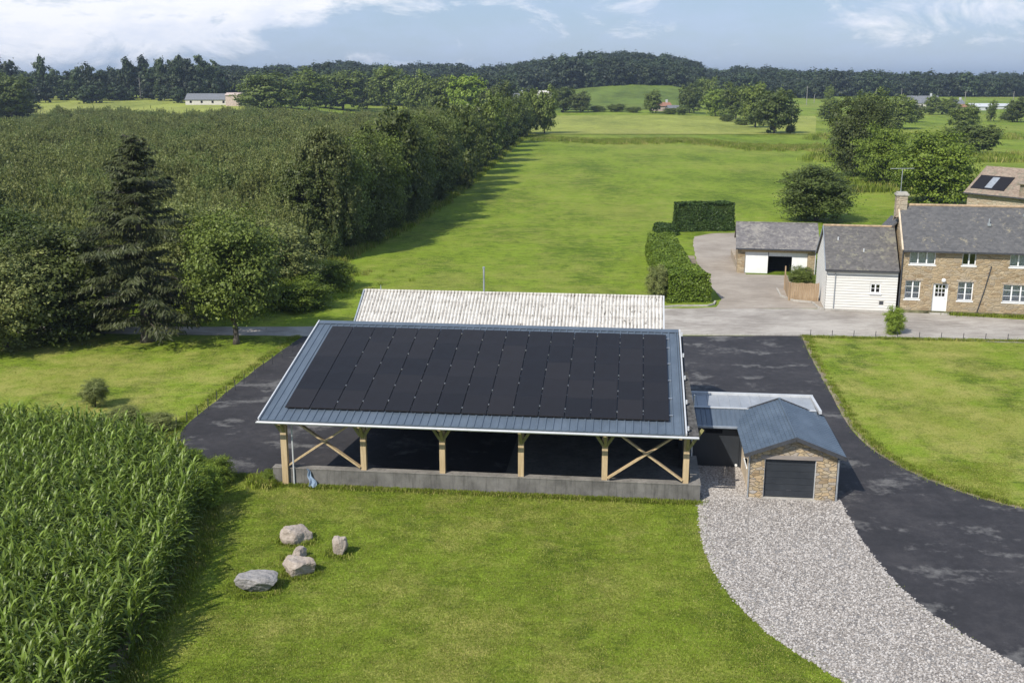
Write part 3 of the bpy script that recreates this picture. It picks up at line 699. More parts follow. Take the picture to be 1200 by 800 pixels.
# ridge cap, verges, gutter
mb = MB(); mb.slab((UL, VR - .28, rz(VR - .28) + .055), (UR, VR - .28, rz(VR - .28) + .055), (UR, VR + .05, rz(VR + .05) + .055), (UL, VR + .05, rz(VR + .05) + .055), .02); mb.build('ridge_cap', 'blue_sheet', shed)
for uu in (UL - .05, UR + .05):
    mb = MB(); mb.bar((uu, VE - .05, rz(VE) + .03), (uu, VR, rz(VR) + .03), 0.06, 0.12)
    mb.build('verge_trim', 'white_trim', shed)
for k in range(5):
    v = VE + .25 + k * 2.1; mb = MB(); mb.box(UR + .10, UR + .17, v, v + .12, rz(v) + .04, rz(v) + .2); mb.build('verge_bracket', 'white_trim', shed)
mb = MB(); mb.slab((UR + .1, VE + .02, rz(VE) - .06), (UR + .58, VE + .02, rz(VE) - .06), (UR + .30, 4.6, rz(4.6) - .06), (UR + .1, 4.6, rz(4.6) - .06), .04); mb.build('side_strip', 'dark_asphalt_strip', shed)
mb = MB(); gu0, gu1 = UL - .12, -.2; n = 8
for (a, b) in ((gu0, gu1),):
    ring = [(VE - .16 + .08 * math.cos(t), rz(VE) - .05 + .075 * math.sin(t)) for t in [math.pi + math.pi * k / n for k in range(n + 1)]]
    ring2 = [(y + (VE - .16 - y) * .12, z + .012) for y, z in ring]
    full = ring + ring2[::-1]; m = len(full)
    mb.add([(a, y, z) for y, z in full] + [(b, y, z) for y, z in full], [(i, (i + 1) % m, m + (i + 1) % m, m + i) for i in range(m)] + [tuple(range(m))[::-1], tuple(range(m, 2 * m))])
mb.build('gutter', 'white_trim', shed)
for pts in ([(-17.55, -.62, 3.0), (-17.55, -.05, 2.85), (-17.55, -.05, .05)], [(-.2, 3.3, 3.7), (-.2, 3.5, 3.0), (-.2, 3.5, .05)]):
    mb = MB(); mb.tube(pts, .036, 8); mb.build('downpipe', 'white_trim', shed)
PU = [-17.92, -14.45, -10.98, -7.58, -4.02, -0.62]
for i, u in enumerate(PU):
    mb = MB(); z0 = .776 if i else 0.0
    v0, v1 = (.08, .30) if i else (-.12, -.002)
    if i == 0: mb.box(u - .13, u + .13, -.13, -.003, .02, rz(0) - .1).box(u - .13, u + .13, .0, .1, .776, rz(0.05) - .1)
    else: mb.box(u - .12, u + .12, .08, .30, .776, rz(.1) - .09)
    mb.build('post', 'timber', shed)
    for s in ((-1,) if i == 0 else (-1, 1) if i in (1, 2, 4) else (1,) if i == 3 else (1,)):
        k = MB(); k.bar((u + s * .08, .03, 2.35), (u + s * .62, .03, 3.2), .12, .10, up=(0, 1, 0)); k.build('knee_brace', 'timber_shaded', shed)
    k = MB(); k.bar((u + .02, .07, 2.3), (u + .02, -.58, 3.12), .12, .13); k.build('knee_brace', 'timber_shaded', shed)  # painted eave shadow tone in front of the post top
    # inner rafter and rear post
    u_ = u if i < 5 else u - .3; k = MB(); k.bar((u_, VE + .12, rz(VE + .12) - .19), (u_, VR - .3, rz(VR - .3) - .19), .12, .22); k.build('rafter', 'timber', shed)
    if i not in (0,):
        k = MB(); k.box(u - .1, u + .1, 7.9, 8.1, 0.02, rz(8) - .32); k.build('rear_post', 'timber', shed)
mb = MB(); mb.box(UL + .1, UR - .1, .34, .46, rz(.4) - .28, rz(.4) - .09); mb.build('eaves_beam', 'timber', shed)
for (a, b) in ((0, 1), (4, 5)):
    ua, ub = PU[a] + .14, PU[b] - .14
    for q, (p1, p2) in enumerate((((ua, .90), (ub - .10, 3.05)), ((ua + .15, 3.05), (ub, .90)))):
        k = MB(); vv = .045 + .075 * q; k.bar((p1[0], vv, p1[1]), (p2[0], vv, p2[1]), .07, .19, up=(0, 1, 0)); k.build('cross_brace', 'timber', shed)
mb = MB(); mb.box(-16.9, -.7, 8.30, 8.36, 0.0, rz(8.3) - .1); mb.build('rear_wall', 'shade_cladding', shed)
mb = MB(); a = [(-.62, 3.7, 0.0), (-.56, 3.7, 0), (-.56, 8.29, 0), (-.62, 8.29, 0)]; mb.hexa(a, [(x, y, rz(y) - .12) for x, y, z in a]); mb.build('side_wall', 'shade_cladding', shed)
# solar panels: 15 columns by 5 rows
s0, s1 = .12, 7.85; cu0 = -17.86; NC, NR = 15, 5
cw = (-1.36 - cu0) / NC; chh = (s1 - s0) / NR
pm = None; cmesh = None
for i in range(NC):
    for j in range(NR):
        if pm is None:
            mb = MB(); lz = chh * TA
            a = [(0.012, .003, .003 * TA), (cw - .022, .003, .003 * TA), (cw - .022, chh - .003, (chh - .003) * TA), (0.012, chh - .003, (chh - .003) * TA)]
            mb.hexa(a, [(x, y, z + .04) for x, y, z in a]); o = mb.build('solar_panel', 'solar', shed); pm = o.data
        else:
            o = bpy.data.objects.new('solar_panel', pm); COL.objects.link(o); o.parent = shed
        v = s0 + j * chh; o.location = (cu0 + i * cw, v, rz(v) + .085)
        if i > 1:
            if cmesh is None:
                mb = MB(); mb.box(-.02, .022, 0, .09, .03, .062); q = mb.build('clamp', 'silver', o); cmesh = q.data
            else: q = bpy.data.objects.new('clamp', cmesh); COL.objects.link(q); q.parent = o
            vv = chh * random.uniform(.2, .75); q.location = (0, vv, vv * TA)
mb = MB()
for j in (0.3, 1.2, 2.2, 3.2, 4.2, 4.8):
    v = s0 + j * chh; mb.slab((cu0 - .02, v, rz(v) + .075), (-1.22, v, rz(v) + .075), (-1.22, v + .05, rz(v + .05) + .075), (cu0 - .02, v + .05, rz(v + .05) + .075), .03)
mb.build('mounting_rails', 'silver', shed)

# blue sheet hanging over the plinth
tp = MB(); tp.grid(lambda a, b: sw(-16.95 + .35 * b + .26 * (a - .5) * (.4 + b) + .04 * math.sin(b * 11), -.05 - .28 * b * b + .05 * math.sin(a * 9 + b * 6), .79 - .74 * b), 10, 12)
tag(tp.build('tarpaulin', 'tarp'), 'crumpled blue plastic sheet draped over the concrete plinth by the left post', 'plastic sheet')

# ------------------------------------------------------------------ old hall behind with corrugated fibre-cement roof
hall = thing('old_barn', sw(-16.95, 8.75), SR, 'old barn with pale lichen-spotted corrugated roof behind the solar shed', 'barn')
HL = 15.45; HZ = 5.28; HS = math.tan(R(29)); HD = 2.25
mb = MB()
def corr(v0, v1, z0, z1):
    nu = int(HL / 0.03)
    vs = []; W = nu + 1; rows = 9
    for j in range(rows + 1):
        for i in range(W):
            u = HL * i / nu; t = j / rows
            vs.append((u, v0 + (v1 - v0) * t, z0 + (z1 - z0) * t + .034 * math.sin(u / .178 * 2 * math.pi)))
    fs = [(j * W + i, j * W + i + 1, (j + 1) * W + i + 1, (j + 1) * W + i) for j in range(rows) for i in range(nu)]
    mb.add(vs, fs)
corr(0, HD, HZ, HZ + HD * HS); corr(HD, 2 * HD + .1, HZ + HD * HS, HZ - .1 * HS)
mb.build('roof', 'fibro', hall, True)
mb = MB(); mb.tube([(0, HD, HZ + HD * HS + .02), (HL, HD, HZ + HD * HS + .02)], .07, 8); mb.build('ridge_cap', 'fibro', hall)
for uu in (-.04, HL + .04):
    mb = MB(); mb.bar((uu, 0, HZ - .02), (uu, HD, HZ + HD * HS - .02), .07, .2); mb.bar((uu, HD, HZ + HD * HS - .02), (uu, 2 * HD, HZ - .02), .07, .2); mb.build('bargeboard', 'grey_trim' if uu < 0 else 'white_trim', hall)
mb = MB(); mb.box(.15, HL - .15, .1, .25, 0, HZ - .06).box(.15, HL - .15, 2 * HD - .2, 2 * HD - .05, 0, HZ - .06)
for uu in (.15, HL - .3):
    mb.add([(uu, .26, 0), (uu + .15, .26, 0), (uu + .15, 2 * HD - .21, 0), (uu, 2 * HD - .21, 0), (uu, .26, HZ), (uu + .15, .26, HZ), (uu + .15, 2 * HD - .21, HZ), (uu, 2 * HD - .21, HZ), (uu, HD, HZ + HD * HS - .15), (uu + .15, HD, HZ + HD * HS - .15)],
           [(0, 3, 7, 8, 4), (1, 5, 9, 6, 2), (0, 4, 5, 1), (3, 2, 6, 7), (4, 8, 9, 5), (8, 7, 6, 9)])
mb.build('wall', 'render_cream', hall)
mb = MB(); mb.tube([(6.2, HD + .6, HZ), (6.2, HD + .6, 7.75)], .045, 8); mb.tube([(6.2, HD + .6, 7.7), (6.2, HD + .6, 7.8)], .065, 8); mb.build('vent_pipe', 'zinc', hall)
mb = MB(); mb.tube([(.85, HD, HZ + HD * HS), (.85, HD, HZ + HD * HS + .32)], [.04, .01], 6); mb.build('finial', 'zinc', hall)

# ------------------------------------------------------------------ flat annex with dark sliding door
annex = thing('lean_to_annex', sw(0, 4.3), SR, 'low lean-to with dark door linking the solar shed to the stone garage', 'annex')
mb = MB(); roofsheet('lower_roof', -.12, 5.6, -.25, 1.75, lambda v: 2.03 + (v + .25) * .12, 'blue_sheet', annex, .22, .02, .03)
roofsheet('upper_roof', -.28, 5.62, 1.76, 3.75, lambda v: 2.28 + (v - 1.76) * .035, 'light_sheet', annex, .5, .02, .03)
mb = MB(); mb.bar((-.32, 3.80, 2.38), (5.75, 3.80, 2.38), .12, .16); mb.bar((5.68, 3.7, 2.37), (5.75, 1.5, 2.31), .12, .16); mb.bar((-.3, 1.76, 2.31), (5.6, 1.76, 2.31), .12, .04); mb.build('roof_trim', 'white_trim', annex)
mb = MB(); mb.bar((-.1, -.31, 2.03), (2.1, -.31, 2.03), .1, .09); mb.build('gutter', 'grey_trim', annex)
mb = MB(); walls(mb, -.35, 2.1, 0, .12, 0, 1.99, [(.02, 2.0, 0.03, 1.86)])
mb.box(-.35, -.23, .13, 3.7, 0, 1.98).box(5.4, 5.52, .13, 3.7, 0, 1.98).box(-.22, 5.39, 3.6, 3.7, 0, 2.25); mb.build('wall', 'anthracite', annex)
mb = MB(); mb.box(.03, 1.99, .04, .09, .03, 1.85); d = mb.build('door', 'anthracite', annex)
mb = MB(); mb.box(.42, 1.2, .028, .04, 1.62, 1.8); mb.build('window', 'dark_room', d)
mb = MB(); mb.tube([(1.88, .0, .12), (1.88, .04, .12)], .06, 10); mb.build('door_stop', 'white_paint', d)

# ------------------------------------------------------------------ small stone garage
gar = thing('stone_garage', sw(2.1, .72), SR, 'small stone garage with a blue gable roof at the top of the gravel drive', 'garage')
GW, GD, GE, GP = 3.55, 5.2, 2.0, 2.62
mb = MB()
walls(mb, 0, GW, 0, .32, -.05, GE - .0, [(.58, 2.70, -.06, 1.78)])
mb.add([(0, 0, GE), (GW, 0, GE), (GW / 2, 0, GP), (0, .32, GE), (GW, .32, GE), (GW / 2, .32, GP)], [(0, 1, 2), (5, 4, 3), (0, 2, 5, 3), (1, 4, 5, 2)])
mb.box(GW - .3, GW, .321, GD - .3, -.05, GE); mb.box(0, GW, GD - .299, GD, -.05, GE)
mb.add([(0, GD, GE), (GW, GD, GE), (GW / 2, GD, GP), (0, GD - .29, GE), (GW, GD - .29, GE), (GW / 2, GD - .29, GP)], [(1, 0, 2), (3, 4, 5), (0, 3, 5, 2), (1, 2, 5, 4)])
mb.build('wall', 'stone_garage', gar)
mb = MB(); walls(mb, .321, GD - .3, -.0, .3, -.05, GE, [(1.2, 2.3, .95, 1.75)], axis='v')
sd = mb.build('side_wall', 'render_cream', gar)
mb = MB(); mb.box(.05, .09, 1.2, 2.3, .95, 1.75); w_ = mb.build('window', 'glass', gar)
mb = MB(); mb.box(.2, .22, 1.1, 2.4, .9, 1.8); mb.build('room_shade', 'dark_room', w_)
mb = MB(); mb.box(-.04, .1, 1.15, 2.35, .87, .95); mb.build('sill', 'white_paint', w_)
mb = MB(); mb.box(.42, 2.95, -.03, .12, 1.785, 1.96); mb.build('lintel', 'grey_wood', gar)
mb = MB()
for k in range(6): mb.box(.585, 2.695, .13, .17, 0.06 + k * .288, .06 + k * .288 + .28)
mb.box(.585, 2.695, .172, .19, .02, 1.79); d = mb.build('garage_door', 'anthracite', gar)
mb = MB(); mb.box(1.55, 1.75, .115, .128, .35, .39); mb.build('handle', 'dark_trim', d)
mb = MB(); mb.box(.56, .60, .02, .13, 0, 1.785).box(2.68, 2.74, .02, .13, 0, 1.785); mb.build('door_frame', 'white_trim', gar)
mb = MB(); mb.box(.5, 2.78, -.10, .12, -.04, .05); mb.build('threshold', 'kerb', gar)
def tiled(name, parent, x0, xr, ze, zr, v0, v1, mt, rows=12, flute=.30, step=.03):
    mb = MB(); nv = int((v1 - v0) / .06); vs = []; R_ = []
    for r in range(rows):
        for e in (0, 1):
            t = (r + e) / rows; hh = step * (1 - e)
            R_.append((x0 + (xr - x0) * t, ze + (zr - ze) * t + hh))
    for (x, z) in R_:
        for j in range(nv + 1):
            v = v0 + (v1 - v0) * j / nv; vs.append((x, v, z + .014 * math.sin(v / flute * 2 * math.pi)))
    W = nv + 1
    fs = [(i * W + j, (i + 1) * W + j, (i + 1) * W + j + 1, i * W + j + 1) for i in range(len(R_) - 1) for j in range(nv)]
    mb.add(vs, fs)
    a = [(x0, v0, ze - .06), (xr, v0, zr - .06), (xr, v1, zr - .06), (x0, v1, ze - .06)]
    mb.hexa(a, [(x, y, z + .05) for x, y, z in a]); return mb.build(name, mt, parent)
pk = GP + .20; ex = .30; sl = (GP - GE) / (GW / 2)
tiled('roof', gar, -ex, GW / 2, GE + .15 - ex * sl, pk, -.3, GD + .12, 'blue_tile')
tiled('roof', gar, GW + ex, GW / 2, GE + .15 - ex * sl, pk, -.3, GD + .12, 'blue_tile')
mb = MB(); mb.tube([(GW / 2, -.3, pk + .02), (GW / 2, GD + .12, pk + .02)], .06, 8); mb.build('ridge_cap', 'blue_tile', gar)
for v in (-.33, GD + .15):
    mb = MB()
    mb.bar((-ex - .02, v, GE + .10 - ex * sl), (GW / 2, v, pk - .02), .05, .16); mb.bar((GW / 2, v, pk - .02), (GW + ex + .02, v, GE + .10 - ex * sl), .05, .16)
    mb.build('bargeboard', 'dark_trim', gar)
mb = MB(); mb.tube([(GW + ex - .05, -.2, 1.98), (GW + .06, -.02, 1.85), (GW + .06, -.02, .0)], .04, 8); mb.build('downpipe', 'zinc', gar)
mb = MB(); mb.tube([(-.06, -.03, 1.95), (-.06, -.03, 0)], .035, 8); mb.build('downpipe', 'zinc', gar)

# ------------------------------------------------------------------ farmhouse group
HR = R(-10.3); HO = (29.5, 79.25, 0)
def hw(u, v, z=0): return (HO[0] + u * math.cos(HR) - v * math.sin(HR), HO[1] + u * math.sin(HR) + v * math.cos(HR), z)
hs = thing('stone_farmhouse', HO, HR, 'long two-storey stone farmhouse with slate roof and white windows', 'house')
HX = 15.0
W1 = [(.45, 2.33, 3.72, 4.83, 3, 1), (4.2, 5.2, 3.74, 4.86, 2, 1), (7.55, 9.4, 3.72, 4.86, 3, 1), (11.2, 12.6, 3.72, 4.8, 2, 1)]
W0 = [(.32, 1.42, 1.06, 2.48, 2, 3), (4.1, 5.2, 1.06, 2.5, 2, 3), (7.3, 9.2, 1.06, 2.38, 3, 3), (11.2, 12.4, 1.06, 2.4, 2, 3)]
DR = (2.33, 3.43, .12, 2.30)
mb = MB(); walls(mb, 0, HX, 0, .45, -.1, 5.0, [w[:4] for w in W1 + W0] + [DR])
HRV, HRZ = 3.25, 7.75; HB = 6.5
mb.box(0, .4, .451, HB - .41, -.1, 5.0).box(HX - .4, HX, .451, HB - .41, -.1, 5).box(0, HX, HB - .4, HB, -.1, 5)
for uu in (0, HX - .4):
    mb.add([(uu, 0, 5), (uu + .4, 0, 5), (uu, HB, 5), (uu + .4, HB, 5), (uu, HRV, HRZ - .08), (uu + .4, HRV, HRZ - .08)], [(0, 4, 2), (1, 3, 5), (0, 1, 5, 4), (2, 4, 5, 3)])
mb.build('wall', 'stone_house', hs)
mb = MB(); mb.box(-.1, HX, -.16, -.003, -.1, .2); mb.build('base_course', 'mossy', hs)
for (a, b, c, d, n, h) in W1:
    window(hs, a, b, c, d, .12, n, h, 'room' if n == 2 and a < 5 else 'curtain')
for (a, b, c, d, n, h) in W0: window(hs, a, b, c, d, .12, n, h)
# stone lintels over the windows
for w in W1[1:2] + W0:
    mb = MB(); mb.box(w[0] - .15, w[1] + .15, -.015, .1, w[3] + .003, w[3] + .16); mb.build('lintel', 'stone_barn', hs)
a, b, c, d = DR
mb = MB(); mb.box(a + .08, b - .08, .14, .19, c, 1.25).box(a + .08, a + .2, .14, .19, 1.253, d - .1).box(b - .2, b - .08, .14, .19, 1.253, d - .1)
for k in range(4): mb.box(a + .203, b - .203, .145, .185, 1.26 + k * .31, 1.30 + k * .31)
for k in range(1, 3): mb.box(a + .2 + (b - a - .4) * k / 3 - .02, a + .2 + (b - a - .4) * k / 3 + .02, .142, .188, 1.26, 2.2)
dr = mb.build('front_door', 'white_paint', hs)
mb = MB(); mb.box(a + .2, b - .2, .16, .17, 1.26, 2.2); mb.build('pane', 'glass', dr)
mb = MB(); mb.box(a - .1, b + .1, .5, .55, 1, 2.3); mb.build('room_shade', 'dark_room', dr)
mb = MB(); mb.tube([(b - .16, .10, 1.15), (b - .16, .145, 1.15)], .035, 8); mb.build('handle', 'zinc', dr)
mb = MB(); mb.box(a, a + .08, .10, .2, c, d).box(b - .08, b, .10, .2, c, d).box(a + .081, b - .081, .10, .2, d - .08, d); mb.build('door_frame', 'white_paint', hs)
mb = MB(); mb.box(a - .15, b + .15, -.42, -.17, -.05, .1); mb.build('door_step', 'kerb', hs)
lm = MB(); lm.tube([(2.98, -.02, 2.62), (2.98, -.22, 2.68)], .03, 6); lo = lm.build('wall_lamp', 'dark_trim', hs)
lm = MB()
for i in range(5):
    t0, t1 = math.pi * i / 5, math.pi * (i + 1) / 5
lm.tube([(2.98, -.3, 2.46), (2.98, -.3, 2.52), (2.98, -.3, 2.60), (2.98, -.3, 2.70), (2.98, -.3, 2.76)], [.08, .14, .17, .14, .05], 12); lm.build('lamp_shade', 'white_paint', lo, True)
# drainpipe crossing the facade at an angle
mb = MB(); mb.tube([(6.3, -.04, 3.75), (6.2, -.05, 3.2), (5.95, -.05, 1.8), (5.6, -.05, .25)], .035, 6); mb.build('diagonal_pipe', 'dark_trim', hs)
mb = MB(); mb.tube([(-.1, -.2, 4.95), (-.06, -.09, 4.7), (-.06, -.09, .1)], .05, 8); mb.build('downpipe', 'dark_trim', hs)
def slope(name, parent, u0, u1, v0, z0, v1, z1, t, mt):
    mb = MB(); n = int(abs(u1 - u0) / .5) + 1; rn = random.Random(n)
    mb.slab((u0, v0, z0), (u1, v0, z0), (u1, v1, z1), (u0, v1, z1), t); return mb.build(name, mt, parent)
sl = (HRZ - 5.0) / HRV
slope('roof', hs, -.08, HX, -.32, 5.0 - .32 * sl + .06, HRV, HRZ + .06, .1, 'slate_house'); slope('roof', hs, -.08, HX, HB + .3, 5.0 - .3 * sl + .06, HRV + .002, HRZ + .06, .1, 'slate_house')
mb = MB(); mb.tube([(-.1, HRV, HRZ + .07), (HX, HRV, HRZ + .07)], .10, 8); mb.build('ridge_tiles', 'ridge_tile', hs)
mb = MB(); mb.bar((-.1, -.34, 5.0 - .32 * sl - .0), (HX, -.34, 5.0 - .32 * sl), .12, .10); mb.build('gutter', 'dark_trim', hs)
mb = MB(); mb.bar((-.13, -.3, 5 - .3 * sl + .06), (-.13, HRV, HRZ + .06), .12, .12); mb.bar((-.13, HRV, HRZ + .06), (-.13, HB + .3, 5 - .3 * sl + .06), .12, .12); mb.build('verge_mortar', 'render_cream', hs)
mb = MB(); mb.box(-.35, .45, HRV - .42, HRV + .42, 6.9, 8.55); ch = mb.build('chimney', 'stone_barn', hs)
mb = MB(); mb.box(-.43, .53, HRV - .5, HRV + .5, 8.55, 8.68).box(-.33, .43, HRV - .4, HRV + .4, 8.681, 8.8); mb.build('chimney_cap', 'kerb', ch)
mb = MB(); mb.tube([(-.05, HRV, 8.7), (-.05, HRV, 10.6)], .028, 6); mb.tube([(-.95, HRV, 10.55), (.8, HRV, 10.6)], .02, 6)
for k in range(6): mb.tube([(-.8 + k * .28, HRV - .2, 10.57), (-.8 + k * .28, HRV + .2, 10.57)], .012, 5)
mb.build('aerial', 'zinc', ch)
for (uu, vv) in ((6.25, 1.75), (8.9, 2.5)):
    mb = MB(); zz = 5.06 + vv * sl; mb.box(uu - .12, uu + .12, vv - .15, vv + .15, zz - .02, zz + .16); mb.tube([(uu, vv, zz + .1), (uu, vv, zz + .5)], .06, 8)
    mb.build('roof_vent', 'zinc', hs)
# rear lean-to roof
mb = MB(); mb.box(-1.5, -.02, 3.6, 6.4, -.1, 4.6); mb.build('rear_wing_wall', 'render_cream', hs)
mb = MB(); mb.slab((-1.75, 3.4, 4.55), (-.03, 3.4, 6.6), (-.03, 6.6, 6.6), (-1.75, 6.6, 4.55), .12); mb.build('rear_wing_roof', 'slate_house', hs)

# white boarded cottage joined to the house
wc = thing('white_cottage', hw(-5.45, .02), HR, 'white boarded cottage with dark slate roof joined to the stone farmhouse', 'cottage')
CWd, CD, CE, CRv, CRz = 5.2, 7.6, 3.32, 3.5, 6.0
mb = MB()
op = [(3.25, 4.0, 1.40, 2.14), (3.98, 4.3, .5, .80)]
walls(mb, 0, CWd, 0, .22, -.05, CE, op)
mb.box(0, .22, .221, CD - .2, -.05, CE).box(0, CWd, CD - .199, CD, -.05, CE)
mb.add([(0, 0, CE), (.22, 0, CE), (0, CD, CE), (.22, CD, CE), (0, CRv, CRz - .08), (.22, CRv, CRz - .08)], [(0, 4, 2), (1, 3, 5), (0, 1, 5, 4), (2, 4, 5, 3)])
# lapped boards
for k in range(16):
    z0 = .05 + k * .205
    def clip(a, b):
        segs = [(a, b)]
        for o in op:
            if o[2] < z0 + .2 and o[3] > z0:
                ns = []
                for s in segs:
                    if o[1] + .06 <= s[0] or o[0] - .06 >= s[1]: ns.append(s)
                    else:
                        if s[0] < o[0] - .06: ns.append((s[0], o[0] - .06))
                        if s[1] > o[1] + .06: ns.append((o[1] + .06, s[1]))
                segs = ns
        return segs
    for (a, b) in clip(.0, CWd):
        mb.add([(a, -.005, z0 + .2), (b, -.005, z0 + .2), (b, -.034, z0), (a, -.034, z0), (a, -.004, z0), (b, -.004, z0)], [(3, 2, 1, 0), (5, 2, 3, 4)])
for k in range(26):
    z0 = .05 + k * .205; h0 = 0; h1 = CD
    if z0 + .2 > CE: f = (z0 + .2 - CE) / (CRz - CE); h0 = CRv * f + .05; h1 = CD - (CD - CRv) * f - .05
    if h1 <= h0 + .2: break
    mb.add([(-.005, h0, z0 + .2), (-.005, h1, z0 + .2), (-.034, h1, z0), (-.034, h0, z0), (-.004, h0, z0), (-.004, h1, z0)], [(0, 1, 2, 3), (4, 3, 2, 5)])
mb.build('wall', 'boards', wc)
mb = MB(); mb.box(-.1, CWd, -.2, -.04, -.1, .07); mb.build('base_course', 'stone_barn', wc)
window(wc, 3.25, 4.0, 1.40, 2.14, .03, 2, 2, 'room'); 
mb = MB(); mb.box(3.98, 4.3, .05, .08, .5, .8); mb.build('vent', 'dark_trim', wc)
sl2 = (CRz - CE) / CRv
slope('roof', wc, -.15, CWd + .02, -.28, CE - .28 * sl2 + .06, CRv, CRz + .06, .1, 'slate_cottage'); slope('roof', wc, -.15, CWd + .02, CD + .25, CE - .25 * sl2 + .06, CRv + .002, CRz + .06, .1, 'slate_cottage')
mb = MB(); mb.tube([(-.17, CRv, CRz + .06), (CWd, CRv, CRz + .06)], .09, 8); mb.build('ridge_tiles', 'ridge_tile', wc)
mb = MB(); mb.bar((-.17, -.28, CE - .28 * sl2), (-.17, CRv, CRz), .04, .16); mb.bar((-.17, CRv, CRz), (-.17, CD + .25, CE - .25 * sl2), .04, .16); mb.build('bargeboard', 'grey_trim', wc)
mb = MB(); mb.bar((-.15, -.32, CE - .28 * sl2 - .02), (CWd, -.32, CE - .28 * sl2 - .02), .1, .08); mb.build('gutter', 'dark_trim', wc)
mb = MB(); mb.tube([(.62, -.3, 3.0), (.62, -.08, 2.85), (.62, -.08, .05)], .04, 8); mb.build('downpipe', 'zinc', wc)
for (uu, vv) in ((.9, 2.25), (2.75, 1.3)):
    mb = MB(); zz = CE + .06 + vv * sl2; mb.tube([(uu, vv, zz - .05), (uu, vv, zz + .22)], .06, 8); mb.build('roof_vent', 'white_trim', wc)

# old stone outhouse with white sliding doors
og = thing('stone_outbuilding', hw(-11.75, 15.0), HR, 'low stone outbuilding with white garage doors and lichen slate roof', 'outbuilding')
OW, OD, OE, ORv, ORz = 6.9, 6.6, 2.42, 3.6, 4.15
mb = MB(); walls(mb, 0, OW, 0, .4, -.05, OE, [(.66, 6.2, -.06, 1.98)])
mb.box(0, .4, .401, OD - .4, -.05, OE).box(OW - .4, OW, .401, OD - .4, -.05, OE).box(0, OW, OD - .399, OD, -.05, OE)
for uu in (0, OW - .4): mb.add([(uu, 0, OE), (uu + .4, 0, OE), (uu, OD, OE), (uu + .4, OD, OE), (uu, ORv, ORz - .08), (uu + .4, ORv, ORz - .08)], [(0, 4, 2), (1, 3, 5), (0, 1, 5, 4), (2, 4, 5, 3)])
mb.build('wall', 'stone_house', og)
mb = MB(); mb.box(.67, 2.72, .1, .14, .02, 1.97)
for k in range(9): mb.box(.72 + k * .22, .73 + k * .22, .092, .099, .05, 1.93)
mb.build('white_door', 'white_paint', og)
mb = MB(); mb.box(2.78, 6.19, .2, .24, 1.60, 1.97).box(4.85, 6.19, .2, .24, .02, 1.598); mb.build('white_door', 'white_paint', og)
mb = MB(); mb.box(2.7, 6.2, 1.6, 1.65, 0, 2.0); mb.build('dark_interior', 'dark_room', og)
mb = MB(); mb.box(.3, 6.5, -.04, .2, 1.985, 2.16); mb.build('lintel', 'timber', og)
sl3 = (ORz - OE) / ORv
slope('roof', og, -.2, OW + .35, -.3, OE - .3 * sl3 + .06, ORv, ORz + .06, .1, 'slate_old'); slope('roof', og, -.2, OW + .35, OD + .3, OE - .3 * sl3 + .06, ORv + .002, ORz + .06, .1, 'slate_old')
mb = MB(); mb.tube([(-.2, ORv, ORz + .06), (OW + .35, ORv, ORz + .06)], .07, 8); mb.build('ridge_tiles', 'slate_old', og)
mb = MB(); mb.bar((-.2, -.35, OE - .3 * sl3), (OW + .3, -.35, OE - .3 * sl3), .12, .12); mb.build('gutter', 'dark_trim', og)
mb = MB(); mb.tube([(OW - .05, -.28, 2.2), (OW - .02, -.06, 2.0), (OW - .02, -.06, .05)], .045, 8); mb.build('downpipe', 'white_trim', og)
# low stone wall running from its left corner
mb = MB(); 
pts = [gp(866, 318), gp(863, 300), gp(866, 290)]
lw = MB(); lw.bar((pts[0][0], pts[0][1], .35), (pts[1][0] - .4, pts[1][1], .35), .35, .7); tag(lw.build('garden_wall', 'stone_barn'), 'short low stone wall at the left corner of the outbuilding', 'wall')

# wooden garden fence with its shrub
fc = thing('garden_fence', hw(-7.95, 3.0), HR, 'wooden plank fence enclosing a shrub beside the white cottage', 'fence')
mb = MB()
k = 0.0
while k < 2.2: mb.box(k, k + .13, 0, .03, .03, 1.45 + .02 * math.sin(k * 9)); k += .145
mb.build('plank_panel', 'fence_wood', fc)
mb = MB(); k = .05
while k < 4.6: mb.box(-.03, 0, k, k + .13, .03, 1.4 - .02 * math.sin(k * 7)); k += .145
mb.build('plank_panel', 'fence_wood', fc)
for (a, b, h) in ((-.06, -.05, 1.5), (2.2, -.05, 1.5), (-.08, 4.65, 2.0)):
    mb = MB(); mb.box(a, a + .1, b, b + .1, 0, h); mb.build('post', 'fence_wood', fc)
kb = [hw(-8.6, 7.5), hw(-8.5, 4.5), hw(-7.6, 2.7), hw(-6.2, 2.3), hw(-5.9, .2), hw(-5.5, -.35), hw(-.2, -.4)]
kerb(kb, .14, .16, .01, 'kerb')

# barn at the far right with a solar panel
bn = thing('stone_barn', (53.4, 125.0, 0), R(-58), 'stone barn with mottled tile roof and dark roof panel at the right edge', 'barn')
mb = MB(); BW, BD, BE, BRv, BRz = 11, 7, 4.6, 3.5, 7.2
mb.box(0, BW, 0, .5, -.1, BE).box(0, .5, .501, BD - .5, -.1, BE).box(BW - .5, BW, .501, BD - .5, -.1, BE).box(0, BW, BD - .499, BD, -.1, BE)
for uu in (0, BW - .5): mb.add([(uu, 0, BE), (uu + .5, 0, BE), (uu, BD, BE), (uu + .5, BD, BE), (uu, BRv, BRz - .08), (uu + .5, BRv, BRz - .08)], [(0, 4, 2), (1, 3, 5), (0, 1, 5, 4), (2, 4, 5, 3)])
mb.build('wall', 'stone_barn', bn); s4 = (BRz - BE) / BRv
slope('roof', bn, -.3, BW, -.4, BE - .4 * s4 + .07, BRv, BRz + .07, .12, 'tile_barn'); slope('roof', bn, -.3, BW, BD + .4, BE - .4 * s4 + .07, BRv + .002, BRz + .07, .12, 'tile_barn')
